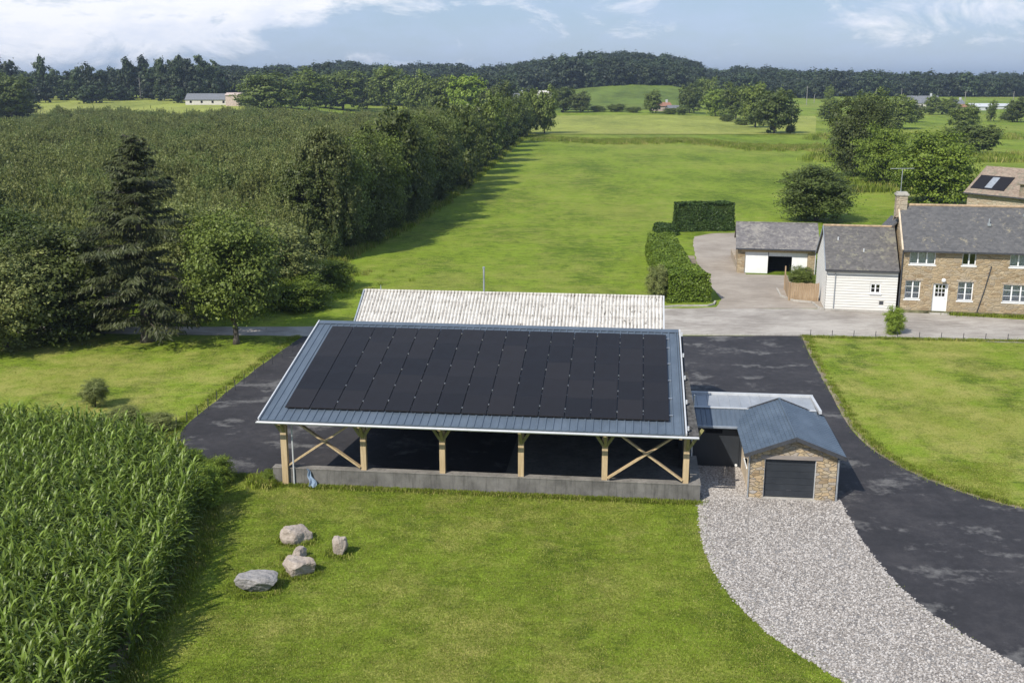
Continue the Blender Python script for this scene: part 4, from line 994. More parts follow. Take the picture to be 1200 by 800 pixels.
mb = MB(); f = lambda v: BE + v * s4 + .14
mb.slab((.1, .2, f(.2)), (4.4, .2, f(.2)), (4.4, 2.1, f(2.1)), (.1, 2.1, f(2.1)), .06); mb.build('roof_panel', 'solar', bn)
mb = MB(); mb.slab((1.8, .4, f(.4) + .012), (2.7, .4, f(.4) + .012), (2.7, 1.9, f(1.9) + .012), (1.8, 1.9, f(1.9) + .012), .01); mb.build('roof_window', 'zinc', bn)
mb = MB(); mb.bar((-.3, -.45, BE - .4 * s4), (BW, -.45, BE - .4 * s4), .14, .14); mb.build('gutter', 'dark_trim', bn)
mb = MB(); mb.box(6.6, 9, -.2, 2, BE - .6, BE + 1.3); mb.slab((6.4, -.5, BE + 1.3), (9.2, -.5, BE + 1.3), (9.2, 3, BE + 2.4), (6.4, 3, BE + 2.4), .1); mb.build('dormer', 'tile_barn', bn)
# ------------------------------------------------------------------ boulders
def rock(name, px, py, sx, sy, sz, seed, m, label, rz=0.0, upright=False, cuts=12, sink=.26):
    import bmesh
    from mathutils import noise as mn, Vector as Vc
    g = np.random.default_rng(seed); bm = bmesh.new(); bmesh.ops.create_icosphere(bm, subdivisions=5, radius=1.0)
    pl = [(unit(g.normal(size=3)), g.uniform(.50, .80)) for _ in range(cuts)] + [(np.array([0, 0, 1.0]), .72)]
    sx *= 1.04; sy *= 1.04; sz *= 1.08
    for v in bm.verts:
        p = np.array(v.co)
        for n, d in pl:
            q = p.dot(n)
            if q > d: p = p - n * (q - d) * .93
        q_ = Vc(p) + Vc((seed * 3.1, 0, 0)); k = 1 + .14 * mn.noise(q_ * 1.6) + .05 * mn.noise(q_ * 4) + .03 * mn.noise(q_ * 9) + .018 * mn.noise(q_ * 22)
        if upright: k2 = 1 - .28 * p[2]; p = p * np.array([k2, k2, 1])
        v.co = (p[0] * k * sx, p[1] * k * sy, p[2] * k * sz + sz * (.72 - sink))
    me = bpy.data.meshes.new(name); bm.to_mesh(me); bm.free(); me.materials.append(M[m])
    o = bpy.data.objects.new(name, me); COL.objects.link(o); p = gp(px, py); o.location = (p[0], p[1], 0); o.rotation_euler = (0, 0, rz)
    tag(o, label, 'boulder', 'boulders on the front lawn')
rock('boulder', 348, 633, .64, .50, .48, 3, 'rock_pink', 'rounded rough boulder at the back of the group on the lawn', .2)
rock('boulder', 398, 649, .33, .32, .60, 8, 'rock_pink', 'upright standing boulder with narrow top, right of the others', .4, True)
rock('boulder', 353, 670, .68, .56, .44, 12, 'rock_pink', 'flat-topped pale slab boulder in the middle of the group', -.3, cuts=7)
rock('boulder', 350, 655, .38, .30, .34, 21, 'rock_pink', 'smallest boulder, tucked behind the flat-topped slab boulder', .8)
rock('boulder', 301, 690, .84, .56, .46, 5, 'rock_grey', 'grey speckled boulder, the leftmost and nearest of the group', .15, cuts=8)

# ------------------------------------------------------------------ corn
def corn_mesh(seed):
    g = random.Random(seed); mb = MB(); Hc = g.uniform(2.0, 2.25); mb.tube([(0, 0, 0), (.01, 0, 1.2), (0, .01, Hc)], [.016, .013, .006], 5)
    a0 = g.uniform(0, 6.28); n = 13
    for k in range(n):
        t = k / (n - 1); z = .15 + t * (Hc - .3); a = a0 + math.pi * k + g.uniform(-.45, .45)
        L = (0.72 + .42 * math.sin(math.pi * min(1, t * .9 + .1))) * g.uniform(.85, 1.15) * (1 - .25 * t); W = .072 * g.uniform(.85, 1.2)
        el = R(48 + 30 * t) + g.uniform(-.12, .12); bend = (2.15 - .65 * t) * g.uniform(.75, 1.25); ns = 7
        p = np.array([0, 0, z]); ca, sa = math.cos(a), math.sin(a); tw = g.uniform(-.5, .5); vs = []
        for s in range(ns + 1):
            q = s / ns; e = el - bend * q ** 1.4; w = W * min(1, 3.2 * (q + .12)) * (1 - q ** 2.6) * .5 + .002
            d = np.array([ca * math.cos(e), sa * math.cos(e), math.sin(e)]); up = np.array([-ca * math.sin(e), -sa * math.sin(e), math.cos(e)]); sd = np.array([-sa, ca, 0])
            th_ = tw * q; sd2 = sd * math.cos(th_) + up * math.sin(th_)
            wv = .012 * math.sin(q * 14 + k)
            vs += [p + sd2 * w + up * (.25 * w + wv), p, p - sd2 * w + up * (.25 * w - wv)]; p = p + d * L / ns
        fs = []
        for s in range(ns):
            b = s * 3; fs += [(b, b + 1, b + 4, b + 3), (b + 1, b + 2, b + 5, b + 4)]
        mb.add(vs, fs)
    o = mb.build('corn_plant', 'corn_leaf', None, True); me = o.data; bpy.data.objects.remove(o); return me
CM = [corn_mesh(i + 1) for i in range(6)]
edge = [(-11.6, 20), (-11.55, 28.5), (-11.7, 32), (-11.9, 35.5), (-12.3, 38.9), (-13.1, 41.3), (-14.7, 44.0), (-16.8, 46.6), (-20.0, 47.8), (-24.2, 48.6), (-40, 50)]
ex_, ey_ = [e[0] for e in edge[:8]], [e[1] for e in edge[:8]]
def in_corn(x, y):
    if y < 20: return False
    if y < 46.6: return x < np.interp(y, ey_, ex_)
    return y < np.interp(-x, [16.8, 20, 24.2, 40], [46.6, 47.8, 48.6, 50])
rnc = random.Random(9); cp = []; dirc = R(97); row = 0
for r in range(-60, 60):
    for s in range(-240, 240):
        xx = r * .66; yy = s * .17
        x = -25 + xx * math.cos(R(7)) - yy * math.sin(R(7)) + rnc.gauss(0, .05); y = 36 + xx * math.sin(R(7)) + yy * math.cos(R(7)) + rnc.gauss(0, .05)
        if x < -.56 * y - 11 or x > -8 or y < 20.5 or y > 52: continue
        if in_corn(x + rnc.uniform(-.12, .12), y + rnc.uniform(-.1, .1)): cp.append((x, y))
def vis(x, y, z=2.0):
    dep = y * math.cos(TH) - (z - H) * math.sin(TH); up = y * math.sin(TH) + (z - H) * math.cos(TH)
    return 600 + F * x / dep, 400 - F * up / dep, dep
inv = [(vis(x, y)[2], x, y) for x, y in cp if -5 < vis(x, y)[0] and vis(x, y)[1] < 806]
inv.sort(); near = set((x, y) for _, x, y in inv[:300])
for i, (d, x, y) in enumerate(inv[:300]):
    o = bpy.data.objects.new('corn_plant', CM[i % 6]); COL.objects.link(o); o.location = (x, y, 0); o.rotation_euler = (0, 0, rnc.uniform(0, 6.28)); s = rnc.uniform(.88, 1.1); o.scale = (s, s, s)
    tag(o, 'tall green corn plant with arching leaves at the near edge of the corn field', 'corn plant', 'corn plants in the nearest rows')
rest = [p for p in cp if p not in near]
scatter('corn_field', [(x, y, 0) for x, y in rest], [rnc.uniform(.85, 1.12) for _ in rest], [rnc.uniform(0, 6.28) for _ in rest], CM, 'dense green corn crop filling the lower left corner', 'corn field')
sheet('soil', [(-60, 15), (-11.6, 15)] + edge[1:8] + edge[8:] + [(-60, 52)], 0.02, 'earth')

# ------------------------------------------------------------------ gravel stones and grass tufts
def stone_mesh(seed):
    g = np.random.default_rng(seed); b = np.array([(-1, -1, -1), (1, -1, -1), (1, 1, -1), (-1, 1, -1), (-1, -1, 1), (1, -1, 1), (1, 1, 1), (-1, 1, 1)], float) * np.array([.5, .36, .26]) + g.normal(size=(8, 3)) * .09
    mb = MB(); mb.hexa(b[:4], b[4:]); o = mb.build('stone', 'gravel_stone'); me = o.data; bpy.data.objects.remove(o); return me
SM = [stone_mesh(i) for i in range(5)]
gl = smooth([(7.9, 41.7), (7.3, 37.4), (7.45, 33.9), (8.3, 30.7), (9.9, 28.0), (12, 24.5)], 2); gr_ = smooth([(13.9, 43), (13.7, 41.5), (13.35, 37.4), (13.45, 33.6), (14.35, 30.7), (15.9, 28.0), (19, 24.3)], 2)
gly = sorted((p[1], p[0]) for p in gl); gry = sorted((p[1], p[0]) for p in gr_)
rg = np.random.default_rng(2); pts = []
while len(pts) < 38000:
    y = rg.uniform(25, 47); 
    if y > 42: xa, xb = 8.2, 10.3 if y > 41.8 else 13.6
    else: xa = np.interp(y, [p[0] for p in gly], [p[1] for p in gly]); xb = np.interp(y, [p[0] for p in gry], [p[1] for p in gry])
    x = rg.uniform(xa - .1, xb + .1)
    if rg.uniform(0, 1) < .05: x = rg.choice([xa, xb]) + rg.normal() * .07
    pts.append((x, y, .022))
scatter('gravel_stones', pts, rg.uniform(.03, .07, len(pts)), rg.uniform(0, 6.28, len(pts)), SM, 'loose pale grey gravel stones covering the drive', 'gravel')
def tuft_mesh(seed, n=26, h=.16, spread=.14, m='grass_blade', w=.012):
    g = np.random.default_rng(seed); b = g.normal(size=(n, 2)) * spread; L = g.uniform(.5, 1.2, n) * h; a = g.uniform(0, 6.28, n); l = g.uniform(.1, .8, n)
    mb = MB()
    for i in range(n):
        x, y = b[i]; dx, dy = math.cos(a[i]), math.sin(a[i]); p1 = (x + dx * L[i] * l[i] * .4, y + dy * L[i] * l[i] * .4, L[i] * .6); p2 = (x + dx * L[i] * l[i], y + dy * L[i] * l[i], L[i] * (1 - l[i] * .35))
        mb.add([(x - dy * w, y + dx * w, 0), (x + dy * w, y - dx * w, 0), (p1[0] + dy * w * .8, p1[1] - dx * w * .8, p1[2]), (p1[0] - dy * w * .8, p1[1] + dx * w * .8, p1[2]), p2], [(0, 1, 2, 3), (3, 2, 4)])
    o = mb.build('tuft', m, None, True); me = o.data; bpy.data.objects.remove(o); return me
TM = [tuft_mesh(i) for i in range(4)]; TD = tuft_mesh(9, m='grass_dry'); TLong = [tuft_mesh(20 + i, 40, .5, .3, 'grass_blade', .02) for i in range(3)] + [tuft_mesh(30, 40, .5, .3, 'grass_dry', .02)]
# short lawn grass in the near foreground
def inpoly(x, y, P):
    c = False; j = len(P) - 1
    for i in range(len(P)):
        if (P[i][1] > y) != (P[j][1] > y) and x < (P[j][0] - P[i][0]) * (y - P[i][1]) / (P[j][1] - P[i][1]) + P[i][0]: c = not c
        j = i
    return c
asp_s = asp; lp = []
TS = [tuft_mesh(40 + i, 24, .040, .16, 'grass_blade', .009) for i in range(4)] + [tuft_mesh(50, 24, .040, .16, 'grass_dry', .009)]
while len(lp) < 26000:
    y = rg.uniform(26.5, 72) if rg.uniform() < .3 else 26.5 + 20 * rg.uniform() ** 1.0
    x = rg.uniform(-.5, .5) * y
    if y > 27 and abs(x) < .5 * y and not in_corn(x, y) and not inpoly(x, y, asp_s) and not inpoly(x, y, grv):
        q = ((x - SO[0]) * math.cos(SR) + (y - SO[1]) * math.sin(SR), -(x - SO[0]) * math.sin(SR) + (y - SO[1]) * math.cos(SR))
        if -18.6 < q[0] < 5.9 and -.02 < q[1] < 13: continue
        if y > 71: continue
        lp.append((x, y, .0))
scatter('lawn_grass', lp, rg.uniform(.6, 1.3, len(lp)), rg.uniform(0, 6.28, len(lp)), TS, 'short mown grass of the lawn round the shed', 'grass')
ep = []
for i in range(900):
    u = rg.uniform(-18.6, .1); x, y, _ = sw(u, rg.uniform(-.30, -.04)); ep.append((x, y, 0, rg.uniform(.5, 1.1)))
for i in range(160):
    x, y, _ = sw(rg.uniform(-19.2, -18.5), rg.uniform(-.3, .6)); ep.append((x, y, 0, rg.uniform(1, 2)))
for P in (right_edge, left_edge):
    for i in range(900):
        k = rg.integers(0, len(P) - 1); t = rg.uniform(); x = P[k][0] * (1 - t) + P[k + 1][0] * t; y = P[k][1] * (1 - t) + P[k + 1][1] * t
        x += (rg.uniform(.15, .6)) * (1 if P is right_edge else -1); ep.append((x, y, 0, rg.uniform(.4, 1.0)))
for i in range(800):
    t = rg.uniform(); x = -11.6 - 5 * (1 - t) * 0; y = rg.uniform(27, 46.5); x = np.interp(y, ey_, ex_) + rg.uniform(-.2, .5); ep.append((x, y, 0, rg.uniform(.6, 1.5)))
for i in range(700): 
    x = rg.uniform(20, 45); ep.append((x, 71.4 - (x - 20) * .095 - rg.uniform(0, .3), 0, rg.uniform(.5, 1.2)))
for (bx, by, br) in ((348, 633, .62), (353, 670, .66), (301, 690, .8), (398, 649, .33), (350, 655, .38)):
    q = gp(bx, by)
    for i in range(70):
        t = rg.uniform(0, 6.28); ep.append((q[0] + math.cos(t) * br * rg.uniform(.9, 1.15), q[1] + math.sin(t) * br * .8 * rg.uniform(.9, 1.15), 0, rg.uniform(.5, 1.1)))
for i in range(420):
    u = rg.uniform(3.6, 14); x, y, _ = hw(u, rg.uniform(-.5, -.15)); ep.append((x, y, .01, rg.uniform(.5, 1.6)))
scatter('edge_grass', [(a, b, c) for a, b, c, d in ep], [p[3] for p in ep], rg.uniform(0, 6.28, len(ep)), TM + [TD], 'longer grass along the edges of the lawn, tarmac and plinth', 'grass')
# long rough grass strip across the meadow and along the hedgerow
lg = []
for i in range(3200):
    px = rg.uniform(600, 1010); Y = np.interp(px, [600, 800, 960, 1010], [318, 300, 272, 262]) + rg.normal() * 5 + 6 * math.sin(px / 30)
    X = (px - 600) / 1283 * Y; lg.append((X, Y, 0, rg.uniform(.8, 2.0)))
HED = [(-17.8, 96), (-16.5, 108), (-13.5, 125), (-10.5, 150), (-7.5, 185), (-4.5, 225), (-1.5, 270), (2, 310), (5, 350)]
for i in range(3600):
    Y = 92 + 260 * rg.uniform() ** 1.5; X = np.interp(Y, [h[1] for h in HED], [h[0] for h in HED]) + rg.uniform(-2.0, 1.4) - .5; lg.append((X, Y, 0, rg.uniform(.6, 1.7)))
for i in range(500):
    Y = rg.uniform(84, 97); X = -19.5 + rg.normal() * 3; lg.append((X, Y, 0, rg.uniform(.5, 1.1)))
for i in range(900):
    px = rg.uniform(950, 1210); Y = rg.choice([176, 240, 330]) * rg.uniform(.95, 1.05); lg.append(((px - 600) / 1283 * Y, Y, 0, rg.uniform(1, 3)))
scatter('rough_grass', [(a, b, c) for a, b, c, d in lg], [p[3] for p in lg], rg.uniform(0, 6.28, len(lg)), TLong, 'rough long grass in strips across the meadow and under the hedgerow', 'grass')

# ------------------------------------------------------------------ named trees near the camera
def put_tree(meshes, x, y, sc, label, name='tree', cat='tree', group=None, rz=0.0):
    t = thing(name, (x, y, 0), rz, label, cat, group); t.scale = sc; put('crown', meshes[0], t); put('trunk', meshes[1], t); return t
p = gp(173, 400); put_tree(SPR, p[0], p[1], (1.32, 1.32, 1.03), 'tall dark spruce with drooping branches beside the lane', 'spruce_tree', 'spruce')
p = gp(392, 300); put_tree(BIR, p[0] - .6, p[1], (1.2, 1.2, 1.02), 'tall weeping birch at the front corner of the hedgerow', 'birch_tree', 'birch')
tree('near_mid', 277, 403, 243, 142, 'broad leafy tree on the lawn between the spruce and the solar shed', name='broadleaf_tree')
G1 = 'dark bushy trees at the left edge of the lawn'
tree('near_dark', 72, 398, 255, 150, 'dense dark bushy tree left of the spruce, its branches over the lane', G1, 'bushy_tree', low=.8)
tree('near_grove', 8, 410, 285, 150, 'low spreading bushy tree cut by the left edge of the photo', G1, 'bushy_tree', low=.8)
tree('near_grove', 110, 385, 335, 110, 'low rounded shrub tree under the dense dark tree, left of the spruce', G1, 'bushy_tree', low=.5)
tree('near_dark', 20, 375, 238, 130, 'tall dark tree behind the low spreading one at the left edge', G1, 'bushy_tree', low=.5)
tree('near_grove', 228, 372, 232, 110, 'grey-green tree behind the spruce and the broad leafy tree', None, 'bushy_tree', low=.6)
tree('near_grove', 330, 352, 252, 120, 'bushy grey-green tree at the near end of the plantation', None, 'bushy_tree', low=.8)
tree('near_bright', 352, 362, 322, 84, 'bright green low shrub behind the lane by the old barn roof', None, 'shrub', 'shrub', low=.5)
tree('near_bright', 392, 338, 303, 60, 'bright green low shrub under the weeping birch', None, 'shrub', 'shrub', low=.3)
tree('near_grove', 112, 477, 443, 38, 'small lone sapling on the lawn above the corn', None, 'sapling', 'sapling')
tree('near_bright', 1047, 391, 357, 28, 'round green bush at the roadside in front of the farmhouse', None, 'bush', 'bush', low=.35)
tree('near_bright', 243, 592, 543, 50, 'rounded leafy shrub at the corner of the corn field, the lower one', 'shrubs between the corn and the tarmac', 'shrub', 'shrub', low=.3)
tree('near_bright', 256, 565, 533, 44, 'rounded leafy shrub at the corner of the corn field, nearest the tarmac', 'shrubs between the corn and the tarmac', 'shrub', 'shrub', low=.3)
tree('near_bright', 226, 560, 525, 44, 'leafy shrub merging with the top corner of the corn field', 'shrubs between the corn and the tarmac', 'shrub', 'shrub', low=.3)
tree('near_grove', 182, 503, 484, 60, 'low scrubby bush at the far corner of the corn near the tarmac', 'scrub at the far corner of the corn', 'shrub', 'shrub', low=.3)
tree('near_grove', 142, 492, 476, 50, 'low scrubby bush beyond the corn below the sapling', 'scrub at the far corner of the corn', 'shrub', 'shrub', low=.3)
tree('near_bright', 318, 564, 549, 24, 'leafy weed clump at the left end of the concrete plinth', None, 'weed_clump', 'weeds', low=.1)
tree('near_grove', 770, 352, 308, 34, 'scraggly pale shrub at the left corner of the clipped hedge', None, 'shrub', 'shrub', low=.4)
tree('near_mid', 938, 338, 311, 40, 'leafy shrub inside the wooden garden fence', None, 'shrub', 'shrub', low=.3)
tree('near_dark', 955, 259, 192, 104, 'rounded dark tree standing alone behind the outbuilding roof', None, 'broadleaf_tree', low=.6)
tree('near_bright', 1090, 238, 150, 112, 'big bright green tree directly behind the farmhouse chimney', None, 'broadleaf_tree', low=1.6)
tree('near_bright', 1033, 218, 145, 72, 'bright green tree left of the big one behind the farmhouse', None, 'broadleaf_tree', low=1.2)
tree('near_dark', 1003, 206, 108, 88, 'tall dark tree at the back left of the clump behind the farmhouse', None, 'broadleaf_tree', low=1.5)

# ------------------------------------------------------------------ plantation: 300 nearest trees as things, the rest as stuff
hx, hy = [h[0] for h in HED], [h[1] for h in HED]
pp = []; rp = random.Random(12)
yy = 82.0
while yy < 365:
    sp = 2.8 + .0022 * (yy - 80)
    x = -.62 * yy - 26
    lim = (np.interp(yy, hy, hx) - 3.5) if yy >= 96 else -19.5
    while x < lim:
        X = x + rp.uniform(-.8, .8); Y = yy + rp.uniform(-.8, .8)
        pxx = 600 + 1283 * X / Y
        if not (pxx < 60 and Y > 320 + pxx * .5): pp.append((X, Y, rp.choice([1, 1, 1, 1.12, .9]) * rp.uniform(.50, .70) * (1 + .13 * math.sin(X * .12 + 1.3 * math.sin(Y * .05)) * math.cos(Y * .09)), rp.uniform(0, 6.28)))
        x += sp
    yy += sp * .92
pp.sort(key=lambda q: q[1])
vis_ = [q for q in pp if -.49 * q[1] - 2 < q[0]]
near = vis_[:300]; ns = set((q[0], q[1]) for q in near); far = [q for q in pp if (q[0], q[1]) not in ns]
for i, (X, Y, s, r) in enumerate(near):
    me = KINDS['orchard'][i % 4][0]; o = bpy.data.objects.new('plantation_tree', me); COL.objects.link(o); o.location = (X, Y, -.4); o.rotation_euler = (0, 0, r); o.scale = (s * .9, s * .9, s)
    tag(o, 'grey-green young tree in the nearest rows of the dense plantation', 'tree', 'plantation trees in the nearest rows')
scatter('plantation', [(X, Y, float(T(X, Y)) - .4) for X, Y, s, r in far], [q[2] for q in far], [q[3] for q in far], [k[0] for k in KINDS['orchard']], 'dense grey-green plantation filling the left half up to the far field', 'plantation')

# ------------------------------------------------------------------ hedgerow of tall trees
rh = random.Random(31); Gh = 'trees of the tall hedgerow along the meadow'
ypos = [104, 109, 115, 121, 128, 136, 144, 153, 163, 174, 186, 199, 213, 228, 244, 261, 279, 298, 318, 338]
for i, Y in enumerate(ypos):
    X = np.interp(Y, hy, hx) - 1.8 + rh.uniform(-.8, .8)
    k = ['near_dark', 'near_mid', 'near_dark', 'near_mid', 'mid_dark'][i % 5] if Y < 190 else ['mid_dark', 'mid_mid', 'mid_dark'][i % 3]
    hh = rh.uniform(11.5, 14.5) if i else 10.5; rr = rh.uniform(3.6, 4.6)
    ks = KINDS[k]; me, tm = ks[i % len(ks)]
    t = thing('hedgerow_tree', (X, Y, -.6), rh.uniform(0, 6.28), 'tall leafy tree in the continuous hedgerow between the plantation and the meadow', 'tree', Gh); t.scale = (rr / 4.1, rr / 4.1, hh / 10); put('crown', me, t); put('trunk', tm, t)
    # understorey shrub skirt
    X2 = X + rh.uniform(.3, 1.6); me, tm = KINDS['near_dark' if Y < 190 else 'mid_dark'][i % 3]
    t = thing('hedgerow_shrub', (X2, Y + rh.uniform(-2, 3), -.8), rh.uniform(0, 6.28), 'low leafy shrub at the foot of the tall hedgerow trees', 'shrub', 'shrubs at the foot of the hedgerow'); s = rh.uniform(.45, .62); t.scale = (s * 1.0, s * 1.0, s * .95); put('crown', me, t); put('trunk', tm, t)
    if i > 2:
        X3 = X - rh.uniform(5, 7); me, tm = KINDS['mid_mid'][i % 3]
        t = thing('hedgerow_tree', (X3, Y + rh.uniform(-3, 3), -.6), rh.uniform(0, 6.28), 'leafy tree on the plantation side of the tall hedgerow', 'tree', 'trees behind the tall hedgerow'); s = rh.uniform(.85, 1.15); t.scale = (s, s, s); put('crown', me, t); put('trunk', tm, t)

# ------------------------------------------------------------------ mid-distance trees, one by one
far_trees = [
 ('mid_dark', 342, 127, 101, 44, 'low dark tree filling the gap between the left and middle of the three rounded trees'),
 ('mid_dark', 382, 127, 100, 44, 'low dark tree filling the gap between the middle and right of the three rounded trees'),
 ('mid_dark', 430, 128, 98, 40, 'low dark tree just right of the three rounded trees'),
 ('mid_dark', 290, 126, 108, 26, 'low dark bush at the right end of the long farm building'),
 ('mid_mid', 315, 133, 87, 76, 'rounded tree, leftmost of three at the far edge of the plantation'),
 ('mid_mid', 362, 130, 83, 60, 'middle one of the three rounded trees at the far edge of the plantation'),
 ('mid_mid', 402, 129, 83, 66, 'rightmost of the three rounded trees at the far edge of the plantation'),
 ('mid_mid', 455, 132, 79, 50, 'tallest pale green tree above the far left end of the hedgerow'),
 ('mid_mid', 488, 140, 87, 50, 'tree between the tall pale one and the domed one above the hedgerow'),
 ('mid_mid', 520, 142, 90, 56, 'domed tree rising above the middle of the hedgerow'),
 ('mid_bright', 548, 145, 86, 52, 'yellowish green domed tree over the far end of the hedgerow'),
 ('mid_dark', 585, 150, 95, 46, 'dark tree closing the far end of the hedgerow'),
 ('mid_mid', 618, 157, 106, 32, 'leafy tree, left of the pair at the end of the hedgerow in the meadow'),
 ('mid_mid', 638, 157, 104, 34, 'leafy tree, right of the pair at the end of the hedgerow in the meadow'),
 ('mid_dark', 660, 132, 101, 34, 'dark rounded tree behind the pair at the hedgerow end'),
 ('mid_dark', 680, 132, 108, 28, 'smaller dark tree to the right behind the hedgerow end'),
 ('mid_mid', 765, 133, 106, 24, 'small tree standing in front of the farm on the hillside'),
 ('mid_dark', 808, 133, 98, 30, 'rounded dark tree at the left end of the tree line right of the farm'),
 ('mid_bright', 838, 137, 103, 32, 'yellow-green tree, second in the tree line right of the farm'),
 ('mid_mid', 828, 128, 92, 34, 'taller tree behind the yellow-green tree'),
 ('mid_mid', 862, 140, 99, 40, 'mid green tree between the yellow-green tree and the spreading ones'),
 ('mid_mid', 885, 150, 98, 44, 'tall spreading tree at the right of the tree line in the meadow'),
 ('mid_dark', 907, 157, 103, 58, 'spreading dark tree with bare trunk at the right end of the tree line'),
 ('mid_dark', 926, 157, 146, 14, 'small dark bush just right of the spreading tree trunk'),
 ('column', 971, 125, 100, 13, 'narrow pointed tree in front of the distant wood on the right'),
 ('mid_mid', 972, 143, 116, 30, 'small leaning tree in the field left of the clump'),
 ('mid_mid', 1018, 150, 106, 50, 'broad tree right behind the tall dark tree of the clump'),
 ('mid_mid', 1052, 152, 112, 44, 'mid green tree farther back above the bright clump'),
 ('mid_dark', 1070, 144, 120, 26, 'small dark round tree in the far field above the clump'),
 ('mid_mid', 1092, 135, 113, 22, 'small bush tree in front of the grey-roofed far house'),
 ('mid_mid', 1110, 135, 115, 26, 'bush tree right of the grey-roofed far house'),
 ('mid_mid', 1128, 152, 122, 40, 'bushy tree by the fields, upper right of the bright clump'),
 ('mid_dark', 1146, 180, 145, 54, 'low dark spreading tree right of the bright clump'),
 ('mid_dark', 1118, 178, 146, 36, 'low dark tree between the bright clump and the low spreading tree'),
 ('column', 1161, 143, 117, 14, 'upright dark tree before the white far buildings'),
 ('mid_dark', 1192, 144, 114, 34, 'dark tree at the right edge below the distant wood'),
 ('mid_dark', 14, 140, 88, 66, 'dark rounded tree at the left edge beyond the plantation'),
 ('mid_dark', -12, 138, 80, 60, 'dark tree cut by the left edge beyond the plantation'),
 ('mid_dark', 18, 136, 118, 60, 'low dark hedge tree below the rounded one at the left edge'),
]
for a in far_trees: tree(a[0], a[1], a[2], a[3], a[4], a[5], None, 'broadleaf_tree', low=.8 if a[4] > 20 else .2)
# bushes along the far edge of the meadow
for i, (px, yb, yt, w) in enumerate([(700, 131, 124, 22), (722, 131, 122, 26), (742, 132, 125, 22), (785, 134, 127, 20), (800, 135, 124, 18), (870, 147, 138, 22), (852, 143, 134, 20), (1005, 118, 112, 16), (1135, 135, 126, 16), (1180, 142, 132, 20)]):
    tree('mid_mid', px, yb, yt, w, 'low green bush in the field boundary beyond the meadow', 'bushes along the far meadow edge', 'bush', 'bush', low=.3)
# belt of tall trees beyond the left field
rb = random.Random(8); Gb = 'tall trees of the belt beyond the left field'
belt = [(-20, 72, 'r'), (8, 70, 'r'), (30, 86, 'r'), (48, 64, 'c'), (60, 80, 'r'), (74, 84, 'r'), (88, 78, 'c'), (100, 76, 'r'), (112, 80, 'r'), (124, 83, 'r'), (131, 76, 'c'), (142, 82, 'r'), (149, 64, 'c'), (158, 74, 'r'), (168, 62, 'c'), (178, 76, 'r'), (188, 65, 'c'), (197, 72, 'r'), (205, 66, 'c'), (212, 63, 'c'), (222, 70, 'r'), (233, 67, 'r'), (244, 70, 'r'), (253, 78, 'r')]
for i, (px, yt, k) in enumerate(belt):
    Y = rb.uniform(560, 610); X = (px - 600) / 1283 * Y; z = float(T(X, Y)); zt = H + (92 - yt) / 1283 * Y + .5; hh = zt - z; rr = (rb.uniform(6, 8.5) if k == 'r' else rb.uniform(4.5, 6))
    ks = KINDS['far_round' if k == 'r' else 'far_cone']; me, tm = ks[i % len(ks)]
    t = thing('pine_tree' if k == 'c' else 'broadleaf_tree', (X, Y, z - .5), rb.uniform(0, 6.28), ('tall narrow pine' if k == 'c' else 'rounded dark tree') + ' in the belt beyond the pale left field', 'tree', Gb + (', pines' if k == 'c' else ', rounded')); t.scale = (rr / 4.2, rr / 4.2, hh / 10.2); put('crown', me, t); put('trunk', tm, t)
    # lower tree in front
    px2 = px + rb.uniform(-8, 8); Y2 = Y - rb.uniform(15, 35); X = (px2 - 600) / 1283 * Y2; z = float(T(X, Y2)); s = rb.uniform(.8, 1.35); me, tm = KINDS['far_round'][i % 3]
    t = thing('broadleaf_tree', (X, Y2, z - .8), rb.uniform(0, 6.28), 'low rounded tree at the foot of the belt beyond the pale left field', 'tree', 'low trees at the foot of the belt'); t.scale = (s, s, s * rb.uniform(.8, 1.1)); put('crown', me, t); put('trunk', tm, t)
# ------------------------------------------------------------------ distant woods (stuff)
def wood(name, label, bands, step, smin, smax, seed):
    rn = random.Random(seed); P = []; S = []; RZ = []
    for (pa, pb, ya, yb) in bands:
        Y = ya
        while Y < yb:
            x = (pa - 600) / 1283 * Y; xe = (pb - 600) / 1283 * Y
            while x < xe:
                X = x + rn.uniform(-.4, .4) * step; Yq = Y + rn.uniform(-.4, .4) * step
                P.append((X, Yq, float(T(X, Yq)) - 1)); S.append(rn.uniform(smin, smax) * (1 + .16 * math.sin(X * .021 + seed) + .12 * math.sin(X * .057 + Yq * .03))); RZ.append(rn.uniform(0, 6.28)); x += step
            Y += step * (1.0 if Y < ya + 60 else 1.5)
    return scatter(name, P, S, RZ, [k[0] for k in KINDS['wood']], label, 'wood')
wood('hill_wood', 'dark wood covering the hill in the centre of the skyline', [(588, 818, 770, 1150)], 11, 1.0, 1.75, 1)
wood('distant_wood', 'long dark wood along the horizon on the right', [(812, 1330, 830, 1200), (820, 960, 780, 900)], 12, .9, 1.65, 2)
wood('distant_wood', 'dark woods on the low hills behind the plantation and hedgerow', [(262, 600, 620, 730), (255, 600, 900, 1180)], 12, .95, 1.65, 3)
wood('distant_wood', 'dark wood behind the tree belt at the far left', [(-500, 262, 640, 800)], 10, 1.0, 1.5, 4)

